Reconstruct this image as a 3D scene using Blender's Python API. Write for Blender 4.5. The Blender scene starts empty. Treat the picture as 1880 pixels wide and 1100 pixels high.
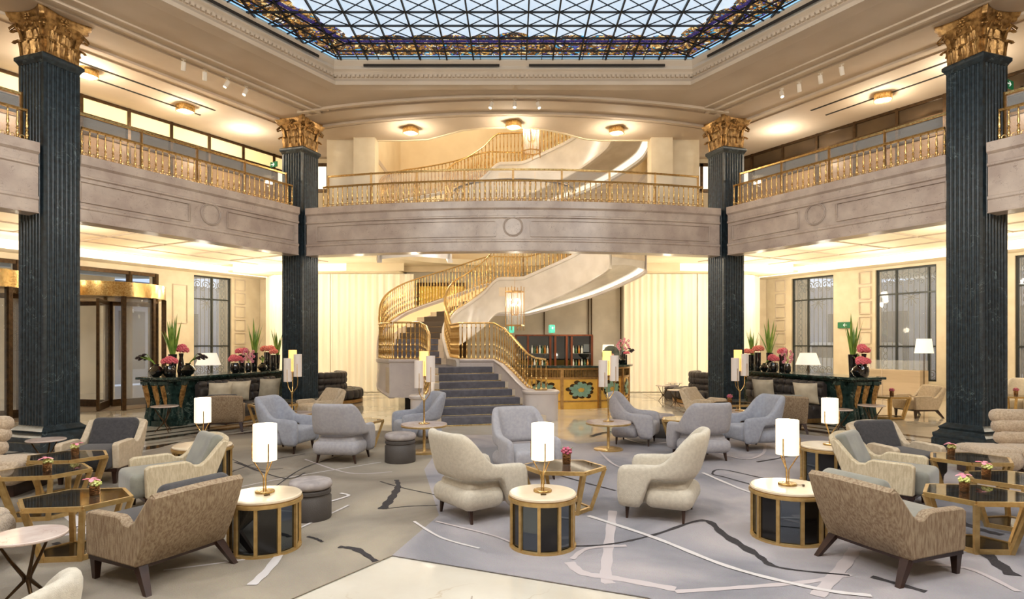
import bpy, math, random
from math import sin, cos, pi, sqrt, atan2, radians
from mathutils import Vector, Matrix
from mathutils.geometry import tessellate_polygon
random.seed(7)
scn = bpy.context.scene
COL = scn.collection
F, CX, HY, EYE = 1130.0, 942.0, 631.0, 1.85

def at(px, py, h=0.0):
    """picture point at known height -> world point"""
    Y = (EYE - h) * F / (py - HY)
    return Vector(((px - CX) * Y / F, Y, h))

# ------------------------------------------------------------ materials
MATS = {}
def mat(name, col, rough=.5, metal=0., col2=None, scale=8., bump=0., bscale=40., emit=None, estr=0.,
        detail=3., lo=.35, hi=.65, stretch=None, alpha=None, trans=0., coat=0., veins=None, vscale=1.5, sheen=0.):
    if name in MATS: return MATS[name]
    m = bpy.data.materials.new(name); m.use_nodes = True
    nt = m.node_tree; N = nt.nodes; L = nt.links
    b = N['Principled BSDF']
    b.inputs['Base Color'].default_value = (*col, 1)
    b.inputs['Roughness'].default_value = rough
    b.inputs['Metallic'].default_value = metal
    if coat: b.inputs['Coat Weight'].default_value = coat; b.inputs['Coat Roughness'].default_value = .05
    if trans: b.inputs['Transmission Weight'].default_value = trans
    if sheen: b.inputs['Sheen Weight'].default_value = sheen
    if alpha is not None: b.inputs['Alpha'].default_value = alpha
    if emit:
        b.inputs['Emission Color'].default_value = (*emit, 1); b.inputs['Emission Strength'].default_value = estr
    tc = N.new('ShaderNodeTexCoord'); mp = N.new('ShaderNodeMapping')
    L.new(tc.outputs['Object'], mp.inputs['Vector'])
    if stretch: mp.inputs['Scale'].default_value = stretch
    last = None
    if col2:
        n = N.new('ShaderNodeTexNoise'); n.inputs['Scale'].default_value = scale; n.inputs['Detail'].default_value = detail
        L.new(mp.outputs[0], n.inputs['Vector'])
        r = N.new('ShaderNodeValToRGB'); r.color_ramp.elements[0].position = lo; r.color_ramp.elements[1].position = hi
        r.color_ramp.elements[0].color = (*col, 1); r.color_ramp.elements[1].color = (*col2, 1)
        L.new(n.outputs['Fac'], r.inputs['Fac']); last = r.outputs['Color']
    if veins:
        n = N.new('ShaderNodeTexNoise'); n.inputs['Scale'].default_value = vscale; n.inputs['Detail'].default_value = 6; n.inputs['Distortion'].default_value = 1.2
        L.new(mp.outputs[0], n.inputs['Vector'])
        s = N.new('ShaderNodeMath'); s.operation = 'SUBTRACT'; s.inputs[1].default_value = .5; L.new(n.outputs['Fac'], s.inputs[0])
        a = N.new('ShaderNodeMath'); a.operation = 'ABSOLUTE'; L.new(s.outputs[0], a.inputs[0])
        r = N.new('ShaderNodeValToRGB'); r.color_ramp.elements[0].color = (1, 1, 1, 1); r.color_ramp.elements[1].color = (0, 0, 0, 1)
        r.color_ramp.elements[0].position = 0; r.color_ramp.elements[1].position = veins[1]
        L.new(a.outputs[0], r.inputs['Fac'])
        n2 = N.new('ShaderNodeTexNoise'); n2.inputs['Scale'].default_value = vscale * .8; L.new(mp.outputs[0], n2.inputs['Vector'])
        r2 = N.new('ShaderNodeValToRGB'); r2.color_ramp.elements[0].position = .45; r2.color_ramp.elements[1].position = .7; L.new(n2.outputs['Fac'], r2.inputs['Fac'])
        mu = N.new('ShaderNodeMath'); mu.operation = 'MULTIPLY'; L.new(r.outputs[0], mu.inputs[0]); L.new(r2.outputs[0], mu.inputs[1])
        mx = N.new('ShaderNodeMixRGB'); L.new(mu.outputs[0], mx.inputs['Fac'])
        if last: L.new(last, mx.inputs['Color1'])
        else: mx.inputs['Color1'].default_value = (*col, 1)
        mx.inputs['Color2'].default_value = (*veins[0], 1); last = mx.outputs[0]
    if last: L.new(last, b.inputs['Base Color'])
    if bump:
        n = N.new('ShaderNodeTexNoise'); n.inputs['Scale'].default_value = bscale; n.inputs['Detail'].default_value = 2
        L.new(mp.outputs[0], n.inputs['Vector'])
        bp = N.new('ShaderNodeBump'); bp.inputs['Strength'].default_value = bump; bp.inputs['Distance'].default_value = .01
        L.new(n.outputs['Fac'], bp.inputs['Height']); L.new(bp.outputs[0], b.inputs['Normal'])
    MATS[name] = m
    return m

def S(r, g, b):   # sRGB 0-255 -> linear
    return tuple((c / 255 / 12.92) if c / 255 <= .04045 else ((c / 255 + .055) / 1.055) ** 2.4 for c in (r, g, b))

green = mat('green marble', S(24, 33, 38), .3, col2=S(44, 57, 64), scale=14, detail=7, veins=(S(124, 142, 142), .008), vscale=2.6, bump=.08)
green_in = mat('green marble polished', S(22, 38, 34), .14, col2=S(46, 66, 60), scale=9, veins=(S(150, 165, 150), .015), vscale=4)
gold_cap = mat('gilded plaster', S(186, 146, 88), .38, .6, col2=S(122, 88, 46), scale=14, bump=.35, bscale=60)
gold = mat('brushed brass', S(206, 174, 116), .34, .62, col2=S(190, 156, 98), scale=20)
brass = mat('polished brass', S(226, 196, 134), .24, .85, col2=S(180, 138, 76), scale=30)
bronze = mat('dark bronze', S(84, 62, 38), .35, .7, col2=S(62, 46, 28), scale=12)
tanbrass = mat('satin champagne brass', S(190, 152, 98), .36, .85, col2=S(168, 130, 80), scale=15)
travertine = mat('pink beige marble', S(202, 186, 172), .3, col2=S(176, 158, 146), scale=2.6, detail=8, veins=(S(104, 84, 74), .012), vscale=9)
plaster = mat('warm white plaster', S(206, 190, 170), .8, col2=S(198, 181, 160), scale=1.2)
plaster_l = mat('cream plaster', S(236, 222, 192), .75, col2=S(228, 212, 180), scale=1.5)
cream = mat('cream stone wall', S(222, 208, 180), .55, col2=S(212, 196, 166), scale=2.5)
whitewall = mat('polished off white plaster', S(214, 208, 200), .22, col2=S(200, 193, 184), scale=2)
floor_m = mat('cream marble floor', S(220, 212, 196), .07, col2=S(206, 196, 178), scale=1.3, detail=5, veins=(S(182, 158, 126), .01), vscale=1.1, coat=.3)
floor_dark = mat('dark emperador marble', S(58, 44, 34), .08, col2=S(84, 66, 50), scale=6)
floor_grey = mat('grey marble inlay', S(160, 146, 130), .08, col2=S(186, 172, 154), scale=4)
fab_cream = mat('cream boucle wool', S(206, 196, 178), .95, col2=S(194, 184, 166), scale=30, bump=.5, bscale=220, sheen=.2)
fab_greylit = mat('off white wool in grey light', S(172, 168, 170), .95, col2=S(160, 157, 162), scale=24, bump=.45, bscale=220, sheen=.2)  # off-white wool; the greyer light further back is put into its colour
fab_bluelit = mat('off white wool in blue grey light', S(162, 164, 173), .95, col2=S(150, 152, 162), scale=20, bump=.45, bscale=220, sheen=.2)  # off-white wool again, with a bluish light mixed into the colour
fab_taupe = mat('woven taupe chenille', S(134, 110, 86), .85, col2=S(172, 152, 124), scale=38, stretch=(1.6, 1.6, .35), detail=10, bump=.4, bscale=150)
fab_sand = mat('woven sand chenille', S(214, 198, 168), .85, col2=S(190, 172, 140), scale=38, stretch=(1.6, 1.6, .35), detail=10, bump=.4, bscale=150)
fab_beige = mat('beige linen', S(204, 186, 160), .9, col2=S(188, 170, 144), scale=22, bump=.3, bscale=150)
fab_char = mat('charcoal wool', S(66, 63, 64), .9, col2=S(54, 52, 54), scale=30, bump=.4, bscale=200, sheen=.2)
fab_green = mat('grey green velvet', S(112, 110, 100), .7, col2=S(134, 132, 118), scale=5, sheen=.5, bump=.2, bscale=120)
velvet = mat('dark brown velvet', S(40, 34, 32), .5, col2=S(62, 54, 50), scale=6, sheen=.12)
fur = mat('sand plush', S(176, 152, 124), .98, col2=S(206, 184, 156), scale=40, detail=5, bump=1., bscale=90, sheen=.4)
pillow_m = mat('ivory silk', S(212, 200, 176), .55, col2=S(186, 172, 146), scale=5, bump=.3, bscale=20)
pouf_base = mat('dark grey leather', S(74, 68, 64), .6, bump=.2, bscale=80)
pouf_top = mat('mottled grey hide', S(170, 160, 156), .8, col2=S(140, 132, 130), scale=8, bump=.2)
wenge = mat('wenge wood', S(44, 26, 20), .3, col2=S(60, 38, 28), scale=8, stretch=(1, 1, .2))
mahog = mat('mahogany', S(116, 60, 30), .25, col2=S(86, 42, 20), scale=6, stretch=(1, 1, .2))
marble_w = mat('white rose marble', S(226, 208, 196), .1, col2=S(206, 184, 172), scale=5, detail=6, veins=(S(160, 130, 116), .012), vscale=5)
marble_c = mat('honed cream marble', S(232, 214, 186), .16, col2=S(222, 202, 172), scale=3)
blackp = mat('black lacquer', S(20, 17, 15), .15)
smoked = mat('smoked glass', S(30, 26, 20), .03, coat=.5, alpha=.72)
mirror_d = mat('smoked mirror', S(98, 104, 110), .03, .96)
glass = mat('clear glass', (.9, .93, .93), .02, alpha=.14, coat=1.)
blackglass = mat('black glass vase', S(16, 12, 12), .04, coat=1.)
shade_w = mat('lit white shade', S(250, 240, 220), .8, emit=S(255, 236, 204), estr=.8)
shade_o = mat('lit amber shade', S(250, 215, 150), .8, emit=S(255, 196, 96), estr=1.1)
shade_g = mat('unlit alabaster shade', S(206, 196, 190), .5, emit=S(255, 226, 190), estr=.12)
shade_l = mat('white lamp shade', S(244, 238, 226), .9, emit=S(255, 244, 222), estr=.55)
lightdisc = mat('lit opal glass', S(255, 240, 215), .4, emit=S(255, 226, 176), estr=6)
bulb = mat('lit bulb', (1, 1, 1), .4, emit=S(255, 226, 180), estr=6)
cove = mat('lit cove plaster', S(250, 244, 230), .8, emit=S(255, 244, 224), estr=1.0)
covew = mat('warm lit cove', S(250, 240, 220), .8, emit=S(255, 236, 200), estr=1.3)
leaf = mat('snake plant leaf', S(74, 120, 34), .45, col2=S(150, 176, 76), scale=14, stretch=(1, 1, .3))
pink = mat('pink petals', S(226, 84, 104), .7, col2=S(240, 140, 146), scale=40)
salmon = mat('salmon petals', S(238, 118, 104), .7, col2=S(246, 160, 140), scale=40)
orchid = mat('orchid petals', S(214, 100, 128), .6, col2=S(240, 176, 186), scale=30)
rosep = mat('soft pink petals', S(238, 128, 150), .6, col2=S(246, 176, 184), scale=30)
limef = mat('lime petals', S(206, 214, 110), .6, col2=S(240, 236, 170), scale=30)
darkfl = mat('black calla petals', S(34, 12, 20), .35)
stemg = mat('green stem', S(120, 152, 60), .5)
copper = mat('hammered copper cup', S(176, 132, 92), .18, .95, bump=.4, bscale=60)
sheer = mat('sheer curtain', S(246, 238, 216), .9, col2=S(238, 226, 198), scale=3, stretch=(1, 1, .12), emit=S(255, 236, 196), estr=.2)  # weak emission puts the warm light on the sheers into the material
trim_m = mat('white track light', S(230, 222, 208), .5)
winlead = mat('window steel', S(56, 58, 54), .4, .4)
iron = mat('wrought iron', S(48, 46, 44), .5, .4)
signgreen = mat('exit sign green', S(24, 96, 60), .5, emit=S(24, 110, 66), estr=.35)
signwhite = mat('exit sign white', S(230, 240, 232), .5, emit=S(230, 240, 232), estr=.5)
slot = mat('dark vent slot', S(40, 34, 28), .8)
runner = mat('slate stair runner', S(104, 102, 110), .95, col2=S(90, 88, 94), scale=9, bump=.4, bscale=120)
runner_b = mat('taupe stair runner', S(88, 76, 64), .95, bump=.3, bscale=120)

# ------------------------------------------------------------ mesh builder
class MB:
    def __init__(s): s.v = []; s.f = []; s.m = []
    def add(s, vs, fs, mi=0):
        o = len(s.v); s.v += [tuple(p) for p in vs]
        for f in fs: s.f.append([i + o for i in f]); s.m.append(mi)
        return s
    def box(s, c, size, rz=0., mi=0, M=None):
        hx, hy, hz = size[0] / 2, size[1] / 2, size[2] / 2
        vs = []
        for x, y, z in ((-1, -1, -1), (1, -1, -1), (1, 1, -1), (-1, 1, -1), (-1, -1, 1), (1, -1, 1), (1, 1, 1), (-1, 1, 1)):
            p = Vector((x * hx, y * hy, z * hz))
            p = (M @ p) if M else Vector((p.x * cos(rz) - p.y * sin(rz), p.x * sin(rz) + p.y * cos(rz), p.z))
            vs.append(p + Vector(c))
        return s.add(vs, [(3, 2, 1, 0), (4, 5, 6, 7), (0, 1, 5, 4), (1, 2, 6, 5), (2, 3, 7, 6), (3, 0, 4, 7)], mi)
    def bar(s, a, b, w, h=None, mi=0):
        a = Vector(a); b = Vector(b); d = b - a; L = d.length
        if L < 1e-6: return s
        d.normalize(); up = Vector((0, 0, 1)) if abs(d.z) < .95 else Vector((1, 0, 0))
        x = d.cross(up).normalized(); y = x.cross(d)
        M = Matrix((x, d, y)).transposed()
        return s.box((a + b) / 2, (w, L, h or w), 0, mi, M)
    def rbox(s, c, size, r, n=3, rz=0., mi=0, tilt=0., puff=0.):
        hs = [k / 2 for k in size]; r = min(r, min(hs) * .98)
        def coords(h):
            inner = h - r
            a = [-h + r * (1 - cos(pi / 2 * i / n)) for i in range(n + 1)]
            return a + [-k for k in reversed(a)]
        idx = {}; vs = []; fs = []
        C = [coords(h) for h in hs]; K = len(C[0])
        def vid(i, j, k):
            if (i, j, k) in idx: return idx[(i, j, k)]
            q = Vector((C[0][i], C[1][j], C[2][k]))
            inn = Vector([max(-(hs[t] - r), min(hs[t] - r, q[t])) for t in range(3)])
            d = q - inn
            p = inn + d.normalized() * r if d.length > 1e-9 else q
            if puff:
                fx = max(0, 1 - (p.x / hs[0]) ** 2) * max(0, 1 - (p.y / hs[1]) ** 2) 
                p.z += puff * fx * (1 if p.z > 0 else -1)
            if tilt: p = Matrix.Rotation(tilt, 3, 'X') @ p
            p = Vector((p.x * cos(rz) - p.y * sin(rz), p.x * sin(rz) + p.y * cos(rz), p.z)) + Vector(c)
            idx[(i, j, k)] = len(vs); vs.append(p); return idx[(i, j, k)]
        for a in range(K - 1):
            for b in range(K - 1):
                fs.append((vid(a, b, 0), vid(a, b + 1, 0), vid(a + 1, b + 1, 0), vid(a + 1, b, 0)))
                fs.append((vid(a, b, K - 1), vid(a + 1, b, K - 1), vid(a + 1, b + 1, K - 1), vid(a, b + 1, K - 1)))
                fs.append((vid(a, 0, b), vid(a + 1, 0, b), vid(a + 1, 0, b + 1), vid(a, 0, b + 1)))
                fs.append((vid(a, K - 1, b), vid(a, K - 1, b + 1), vid(a + 1, K - 1, b + 1), vid(a + 1, K - 1, b)))
                fs.append((vid(0, a, b), vid(0, a, b + 1), vid(0, a + 1, b + 1), vid(0, a + 1, b)))
                fs.append((vid(K - 1, a, b), vid(K - 1, a + 1, b), vid(K - 1, a + 1, b + 1), vid(K - 1, a, b + 1)))
        return s.add(vs, fs, mi)
    def lathe(s, prof, c=(0, 0, 0), n=16, mi=0, cap=True):
        vs = []; fs = []
        for r, z in prof:
            for i in range(n):
                a = 2 * pi * i / n; vs.append((c[0] + r * cos(a), c[1] + r * sin(a), c[2] + z))
        for j in range(len(prof) - 1):
            for i in range(n):
                k = (i + 1) % n; fs.append((j * n + i, j * n + k, (j + 1) * n + k, (j + 1) * n + i))
        if cap:
            fs.append(tuple(reversed(range(n)))); fs.append(tuple((len(prof) - 1) * n + i for i in range(n)))
        return s.add(vs, fs, mi)
    def tube(s, pts, r, n=8, mi=0, closed=False):
        pts = [Vector(p) for p in pts]; vs = []; fs = []; N = len(pts); prev = None
        for i, p in enumerate(pts):
            if closed: d = pts[(i + 1) % N] - pts[i - 1]
            else: d = pts[min(i + 1, N - 1)] - pts[max(i - 1, 0)]
            d.normalize()
            if prev is None:
                up = Vector((0, 0, 1)) if abs(d.z) < .9 else Vector((1, 0, 0)); x = d.cross(up).normalized()
            else:
                x = (prev - d * prev.dot(d)).normalized()
            prev = x; y = d.cross(x)
            rr = r[i] if isinstance(r, (list, tuple)) else r
            for k in range(n):
                a = 2 * pi * k / n; vs.append(p + x * cos(a) * rr + y * sin(a) * rr)
        M = N if closed else N - 1
        for i in range(M):
            j = (i + 1) % N
            for k in range(n):
                l = (k + 1) % n; fs.append((i * n + k, i * n + l, j * n + l, j * n + k))
        if not closed:
            fs.append(tuple(reversed(range(n)))); fs.append(tuple((N - 1) * n + k for k in range(n)))
        return s.add(vs, fs, mi)
    def prism(s, poly, z0, z1, mi=0, holes=()):
        loops = [[Vector((p[0], p[1], 0)) for p in poly]] + [[Vector((p[0], p[1], 0)) for p in h] for h in holes]
        tris = tessellate_polygon(loops)
        flat = [p for l in loops for p in l]; n = len(flat)
        vs = [(p.x, p.y, z0) for p in flat] + [(p.x, p.y, z1) for p in flat]; fs = []
        for t in tris:
            a, b, c = [flat[i] for i in t]
            up = (b - a).cross(c - a).z > 0
            t = tuple(t) if up else tuple(reversed(t))
            fs.append(tuple(i + n for i in t)); fs.append(tuple(reversed(t)))
        o = 0
        for l in loops:
            k = len(l)
            for i in range(k):
                j = (i + 1) % k; fs.append((o + i, o + j, o + j + n, o + i + n))
            o += k
        return s.add(vs, fs, mi)
    def sweep(s, path, prof, mi=0, closed=False, caps=True):
        """prof: (offset to the left of travel, z) points; path: 2D/3D points (z added)"""
        P = [Vector((p[0], p[1])) for p in path]; Z = [(p[2] if len(p) > 2 else 0.) for p in path]; N = len(P); vs = []; fs = []; K = len(prof)
        for i in range(N):
            a = P[i - 1] if (i > 0 or closed) else None; b = P[(i + 1) % N] if (i < N - 1 or closed) else None
            if a is None: d = (b - P[i]).normalized(); n = Vector((-d.y, d.x)); sc = 1
            elif b is None: d = (P[i] - a).normalized(); n = Vector((-d.y, d.x)); sc = 1
            else:
                d1 = (P[i] - a).normalized(); d2 = (b - P[i]).normalized(); n1 = Vector((-d1.y, d1.x)); n2 = Vector((-d2.y, d2.x))
                n = (n1 + n2); n = n.normalized() if n.length > 1e-6 else n1; sc = 1 / max(.3, n.dot(n1))
            for o, z in prof: vs.append((P[i].x + n.x * o * sc, P[i].y + n.y * o * sc, Z[i] + z))
        for i in range(N if closed else N - 1):
            j = (i + 1) % N
            for k in range(K):
                l = (k + 1) % K; fs.append((i * K + k, i * K + l, j * K + l, j * K + k))
        if caps and not closed:
            fs.append(tuple(reversed(range(K)))); fs.append(tuple((N - 1) * K + k for k in range(K)))
        return s.add(vs, fs, mi)
    def ring_loft(s, rings, mi=0, closed_ring=True, caps=True):
        K = len(rings[0]); vs = [p for r in rings for p in r]; fs = []
        for i in range(len(rings) - 1):
            for k in range(K if closed_ring else K - 1):
                l = (k + 1) % K; fs.append((i * K + k, i * K + l, (i + 1) * K + l, (i + 1) * K + k))
        if caps and closed_ring:
            fs.append(tuple(reversed(range(K)))); fs.append(tuple((len(rings) - 1) * K + k for k in range(K)))
        return s.add(vs, fs, mi)
    def build(s, name, m, parent=None, smooth=40, sub=0, bevel=0., fixn=False):
        me = bpy.data.meshes.new(name); me.from_pydata(s.v, [], s.f)
        ms = m if isinstance(m, (list, tuple)) else [m]
        for k in ms: me.materials.append(k)
        if len(ms) > 1: me.polygons.foreach_set('material_index', s.m)
        me.validate()
        if smooth:
            me.polygons.foreach_set('use_smooth', [True] * len(me.polygons))
            if smooth < 180: me.set_sharp_from_angle(angle=radians(smooth))
        me.update()
        if fixn:
            import bmesh
            bm = bmesh.new(); bm.from_mesh(me); bmesh.ops.recalc_face_normals(bm, faces=bm.faces); bm.to_mesh(me); bm.free()
        o = bpy.data.objects.new(name, me); COL.objects.link(o)
        if parent: o.parent = parent
        if bevel:
            b = o.modifiers.new('bevel', 'BEVEL'); b.width = bevel; b.segments = 2; b.limit_method = 'ANGLE'
        if sub:
            b = o.modifiers.new('sub', 'SUBSURF'); b.levels = sub; b.render_levels = sub
        return o

def tag(o, label=None, cat=None, group=None, kind=None):
    if label: o['label'] = label
    if cat: o['category'] = cat
    if group: o['group'] = group
    if kind: o['kind'] = kind
    return o
def empty(name, loc=(0, 0, 0), rz=0., label=None, cat=None, group=None):
    o = bpy.data.objects.new(name, None); COL.objects.link(o); o.location = loc; o.rotation_euler = (0, 0, rz)
    return tag(o, label, cat, group)
def struct(name, mb, m, smooth=30, **k):
    return tag(mb.build(name, m, smooth=smooth, **k), kind='structure')
def copy_tree(o, parent=None):
    c = o.copy(); COL.objects.link(c)
    if parent: c.parent = parent
    for ch in list(KIDS(o)): copy_tree(ch, c)
    return c
def KIDS(o): return [x for x in COL.objects if x.parent == o]
def face(f): return atan2(-f[0], f[1])
def dup(proto, loc, rz, label, group=None, scale=None):
    """first use moves the prototype itself, later uses copy it"""
    if not proto.get('_used'):
        o = proto; o['_used'] = 1
    else: o = copy_tree(proto)
    o.location = loc; o.rotation_euler = (0, 0, rz); o['label'] = label
    if group: o['group'] = group
    if scale: o.scale = (scale,) * 3 if not isinstance(scale, tuple) else scale
    return o
def lerp(a, b, t): return a + (b - a) * t
def lamp(kind, name, loc, power, col=(1, .82, .6), size=.1, rot=None, spot=None, blend=.6):
    d = bpy.data.lights.new(name, kind); d.energy = power; d.color = col
    if kind == 'AREA': d.shape = 'DISK'; d.size = size
    else: d.shadow_soft_size = size
    if kind == 'SPOT': d.spot_size = spot or 1.6; d.spot_blend = blend
    o = bpy.data.objects.new(name, d); COL.objects.link(o); o.location = loc
    if rot: o.rotation_euler = rot
    return o

# ------------------------------------------------------------ camera, world
cam = bpy.data.cameras.new('camera'); co = bpy.data.objects.new('camera', cam); COL.objects.link(co)
co.location = (0, 0, EYE); co.rotation_euler = (pi / 2, 0, 0)
cam.sensor_width = 36; cam.lens = 36 * F / 1880; cam.shift_x = -2 / 1880; cam.shift_y = 81 / 1880; cam.clip_end = 200
scn.camera = co
w = bpy.data.worlds.new('World'); scn.world = w; w.use_nodes = True
w.node_tree.nodes['Background'].inputs[0].default_value = (.62, .74, .95, 1); w.node_tree.nodes['Background'].inputs[1].default_value = 1.0
scn.view_settings.view_transform = 'Standard'; scn.view_settings.look = 'None'; scn.view_settings.exposure = .12
# ============================================================ ARCHITECTURE
CEIL = 7.6
NL, NR = Vector((-8.05, 10.55)), Vector((8.05, 10.55))       # inner corners of the near columns
FL, FR = Vector((-5.33, 15.58)), Vector((5.33, 15.58))       # inner corners of the far columns
CA = radians(19.4); CS = .63
def mir(pts): return [(-p[0],) + tuple(p[1:]) for p in pts]
UL = Vector((-.5, -.866))                                     # left side direction, towards the camera
OL = Vector((-.866, .5))                                      # outward on the left

# ---- outer walls of the lower lounge
W0 = Vector((-10.78, 24.95)); WD = Vector((-13.77, 19.57)) - W0; WD.normalize()   # towards the camera
WE = W0 + WD * 17
WALL_PTS = [WE, W0]
def on_wall(px, side=-1):
    k = (px - CX) / F * (1 if side < 0 else -1)
    # W0.x + t*WD.x = k*(W0.y + t*WD.y)
    t = (k * W0.y - W0.x) / (WD.x - k * WD.y)
    return t
H1 = 4.5
def wall_with_openings(name, side, openings, m, z0, z1, th=.35):
    """openings: (t0,t1,zb,zt) along the wall line"""
    mb = MB(); cur = -.6; L = 17
    N = Vector((WD.y, -WD.x)); N = N if N.x < 0 else -N
    def slab(t0, t1, a, b):
        if t1 - t0 < 1e-3 or b - a < 1e-3: return
        p = [W0 + WD * t0, W0 + WD * t1, W0 + WD * t1 + N * th, W0 + WD * t0 + N * th]
        if side > 0: p = [Vector((-q.x, q.y)) for q in reversed(p)]
        mb.prism([(q.x, q.y) for q in p], a, b)
    for (t0, t1, zb, zt) in sorted(openings):
        slab(cur, t0, z0, z1); slab(t0, t1, z0, zb); slab(t0, t1, zt, z1); cur = t1
    slab(cur, L, z0, z1)
    return struct(name, mb, m, fixn=True)
def wxy(t, side, out=0.):
    N = Vector((WD.y, -WD.x)); N = N if N.x < 0 else -N
    q = W0 + WD * t + N * out
    return Vector((q.x if side < 0 else -q.x, q.y))
winL = [(on_wall(425), on_wall(356))]
winR = [(on_wall(1453, 1), on_wall(1530, 1)), (on_wall(1607, 1), on_wall(1719, 1)), (on_wall(1863, 1), on_wall(1863, 1) + 2.2)]
dL = (on_wall(285), on_wall(285) + 3.6); dL2 = (dL[1] + .5, dL[1] + 3.6)
ops_L = [(a, b, .62, 4.42) for a, b in winL] + [(dL[0], dL[1], 0., 4.3), (dL2[0], dL2[1], 0, 4.3)]
ops_R = [(a, b, .62, 4.42) for a, b in winR]
wall_with_openings('wall_left', -1, ops_L, cream, 0, H1 + .35)
wall_with_openings('wall_right', 1, ops_R, cream, 0, H1 + .35)

def scroll(c, r, turns=1.6, n=18, flip=1, axis=None):
    pts = []
    for i in range(n + 1):
        t = i / n; a = t * turns * 2 * pi; rr = r * (1 - .85 * t)
        pts.append((c[0] + flip * rr * cos(a), c[1] + rr * sin(a)))
    return pts
def make_window(num, side, t0, t1, zb, zt, cols):
    fr = MB(); W = abs(t1 - t0); H = zt - zb
    ang = atan2(WD.y, WD.x) if side < 0 else atan2(WD.y, -WD.x)
    P = wxy(t0, side, .12)
    root = empty('window_%d' % num, (P.x, P.y, zb), ang); root['kind'] = 'structure'
    for x in (0.03, W - .03): fr.box((x, 0, H / 2), (.06, .1, H))
    for z in (.03, H - .03): fr.box((W / 2, 0, z), (W, .1, .06))
    for c in cols: fr.box((W * c, 0, H / 2), (.055, .09, H))
    for z in (H * .30, H * .77): fr.box((W / 2, 0, z), (W, .08, .05))
    fr.build('window_frame', winlead, root)
    p = MB(); p.box((W / 2, 0, H / 2), (W, .012, H)); p.build('pane', glass, root)
    g = MB(); oy = (.28 if side < 0 else -.28)
    # outward is local y sign
    oy = -oy if (Vector((-sin(ang), cos(ang))).dot(Vector((-.87 if side < 0 else .87, .5))) < 0) == (oy > 0) else oy
    nb = max(5, int(W / .17))
    for i in range(nb + 1):
        x = W * i / nb; g.box((x, oy, H / 2), (.018, .018, H))
    for xs in (.12, W - .14):
        for k in range(int(H / .22)):
            zz = .12 + k * .22
            g.tube([(xs + .07 * cos(a), oy, zz + .1 * sin(a)) for a in [2 * pi * q / 10 for q in range(10)]], .012, 5, closed=True)
    for zrow, rr in ((H - .3, .17), (.22, .15)):
        k = 0; x = .2
        while x < W - .1:
            g.tube([(q[0], oy, q[1]) for q in scroll((x, zrow), rr, flip=1 if k % 2 else -1)], .016, 5)
            g.tube([(q[0], oy, q[1]) for q in scroll((x + .12, zrow - .18), rr * .6, flip=-1 if k % 2 else 1)], .012, 5)
            x += rr * 1.9; k += 1
    for dx in range(9):
        a = pi * (.5 + (dx - 4) * .2); g.bar((W / 2, oy, H * .74), (W / 2 + .3 * cos(a), oy, H * .74 - .3 * sin(a) * -1 * (-1)), .02)
    g.build('grille', iron, root)
    return root
n = 1
for a, b in winL: make_window(n, -1, a, b, .62, 4.42, (.5,)); n += 1
for (a, b), cc in zip(winR, ((.38,), (.34, .86), (.4,))): make_window(n, 1, a, b, .62, 4.42, cc); n += 1
# stone quoin panels beside the windows
for side, px0, px1 in ((-1, 431, 449), (1, 1425, 1442), (1, 1578, 1599)):
    t0, t1 = on_wall(px0, side), on_wall(px1, side); mb = MB()
    a, b = wxy(t0, side, -.03), wxy(t1, side, -.03)
    for k in range(7):
        z = .75 + k * .53
        for (u, v) in (((0, .04), (1, .04)), ((0, .46), (1, .46))):
            mb.bar((a.x, a.y, z + u[1]), (b.x, b.y, z + v[1]), .03)
        for q in (a, b): mb.bar((q.x, q.y, z + .04), (q.x, q.y, z + .46), .03)
    struct('trim_%d' % (1 if side < 0 else (2 if px0 < 1500 else 3)), mb, plaster)
# wall moulding frame panel left of the left window
a, b = wxy(on_wall(343), -1, -.02), wxy(on_wall(317), -1, -.02); mb = MB()
for z in (2.6, 4.0): mb.bar((a.x, a.y, z), (b.x, b.y, z), .025)
for q in (a, b): mb.bar((q.x, q.y, 2.6), (q.x, q.y, 4.0), .025)
struct('trim_4', mb, plaster)

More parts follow.
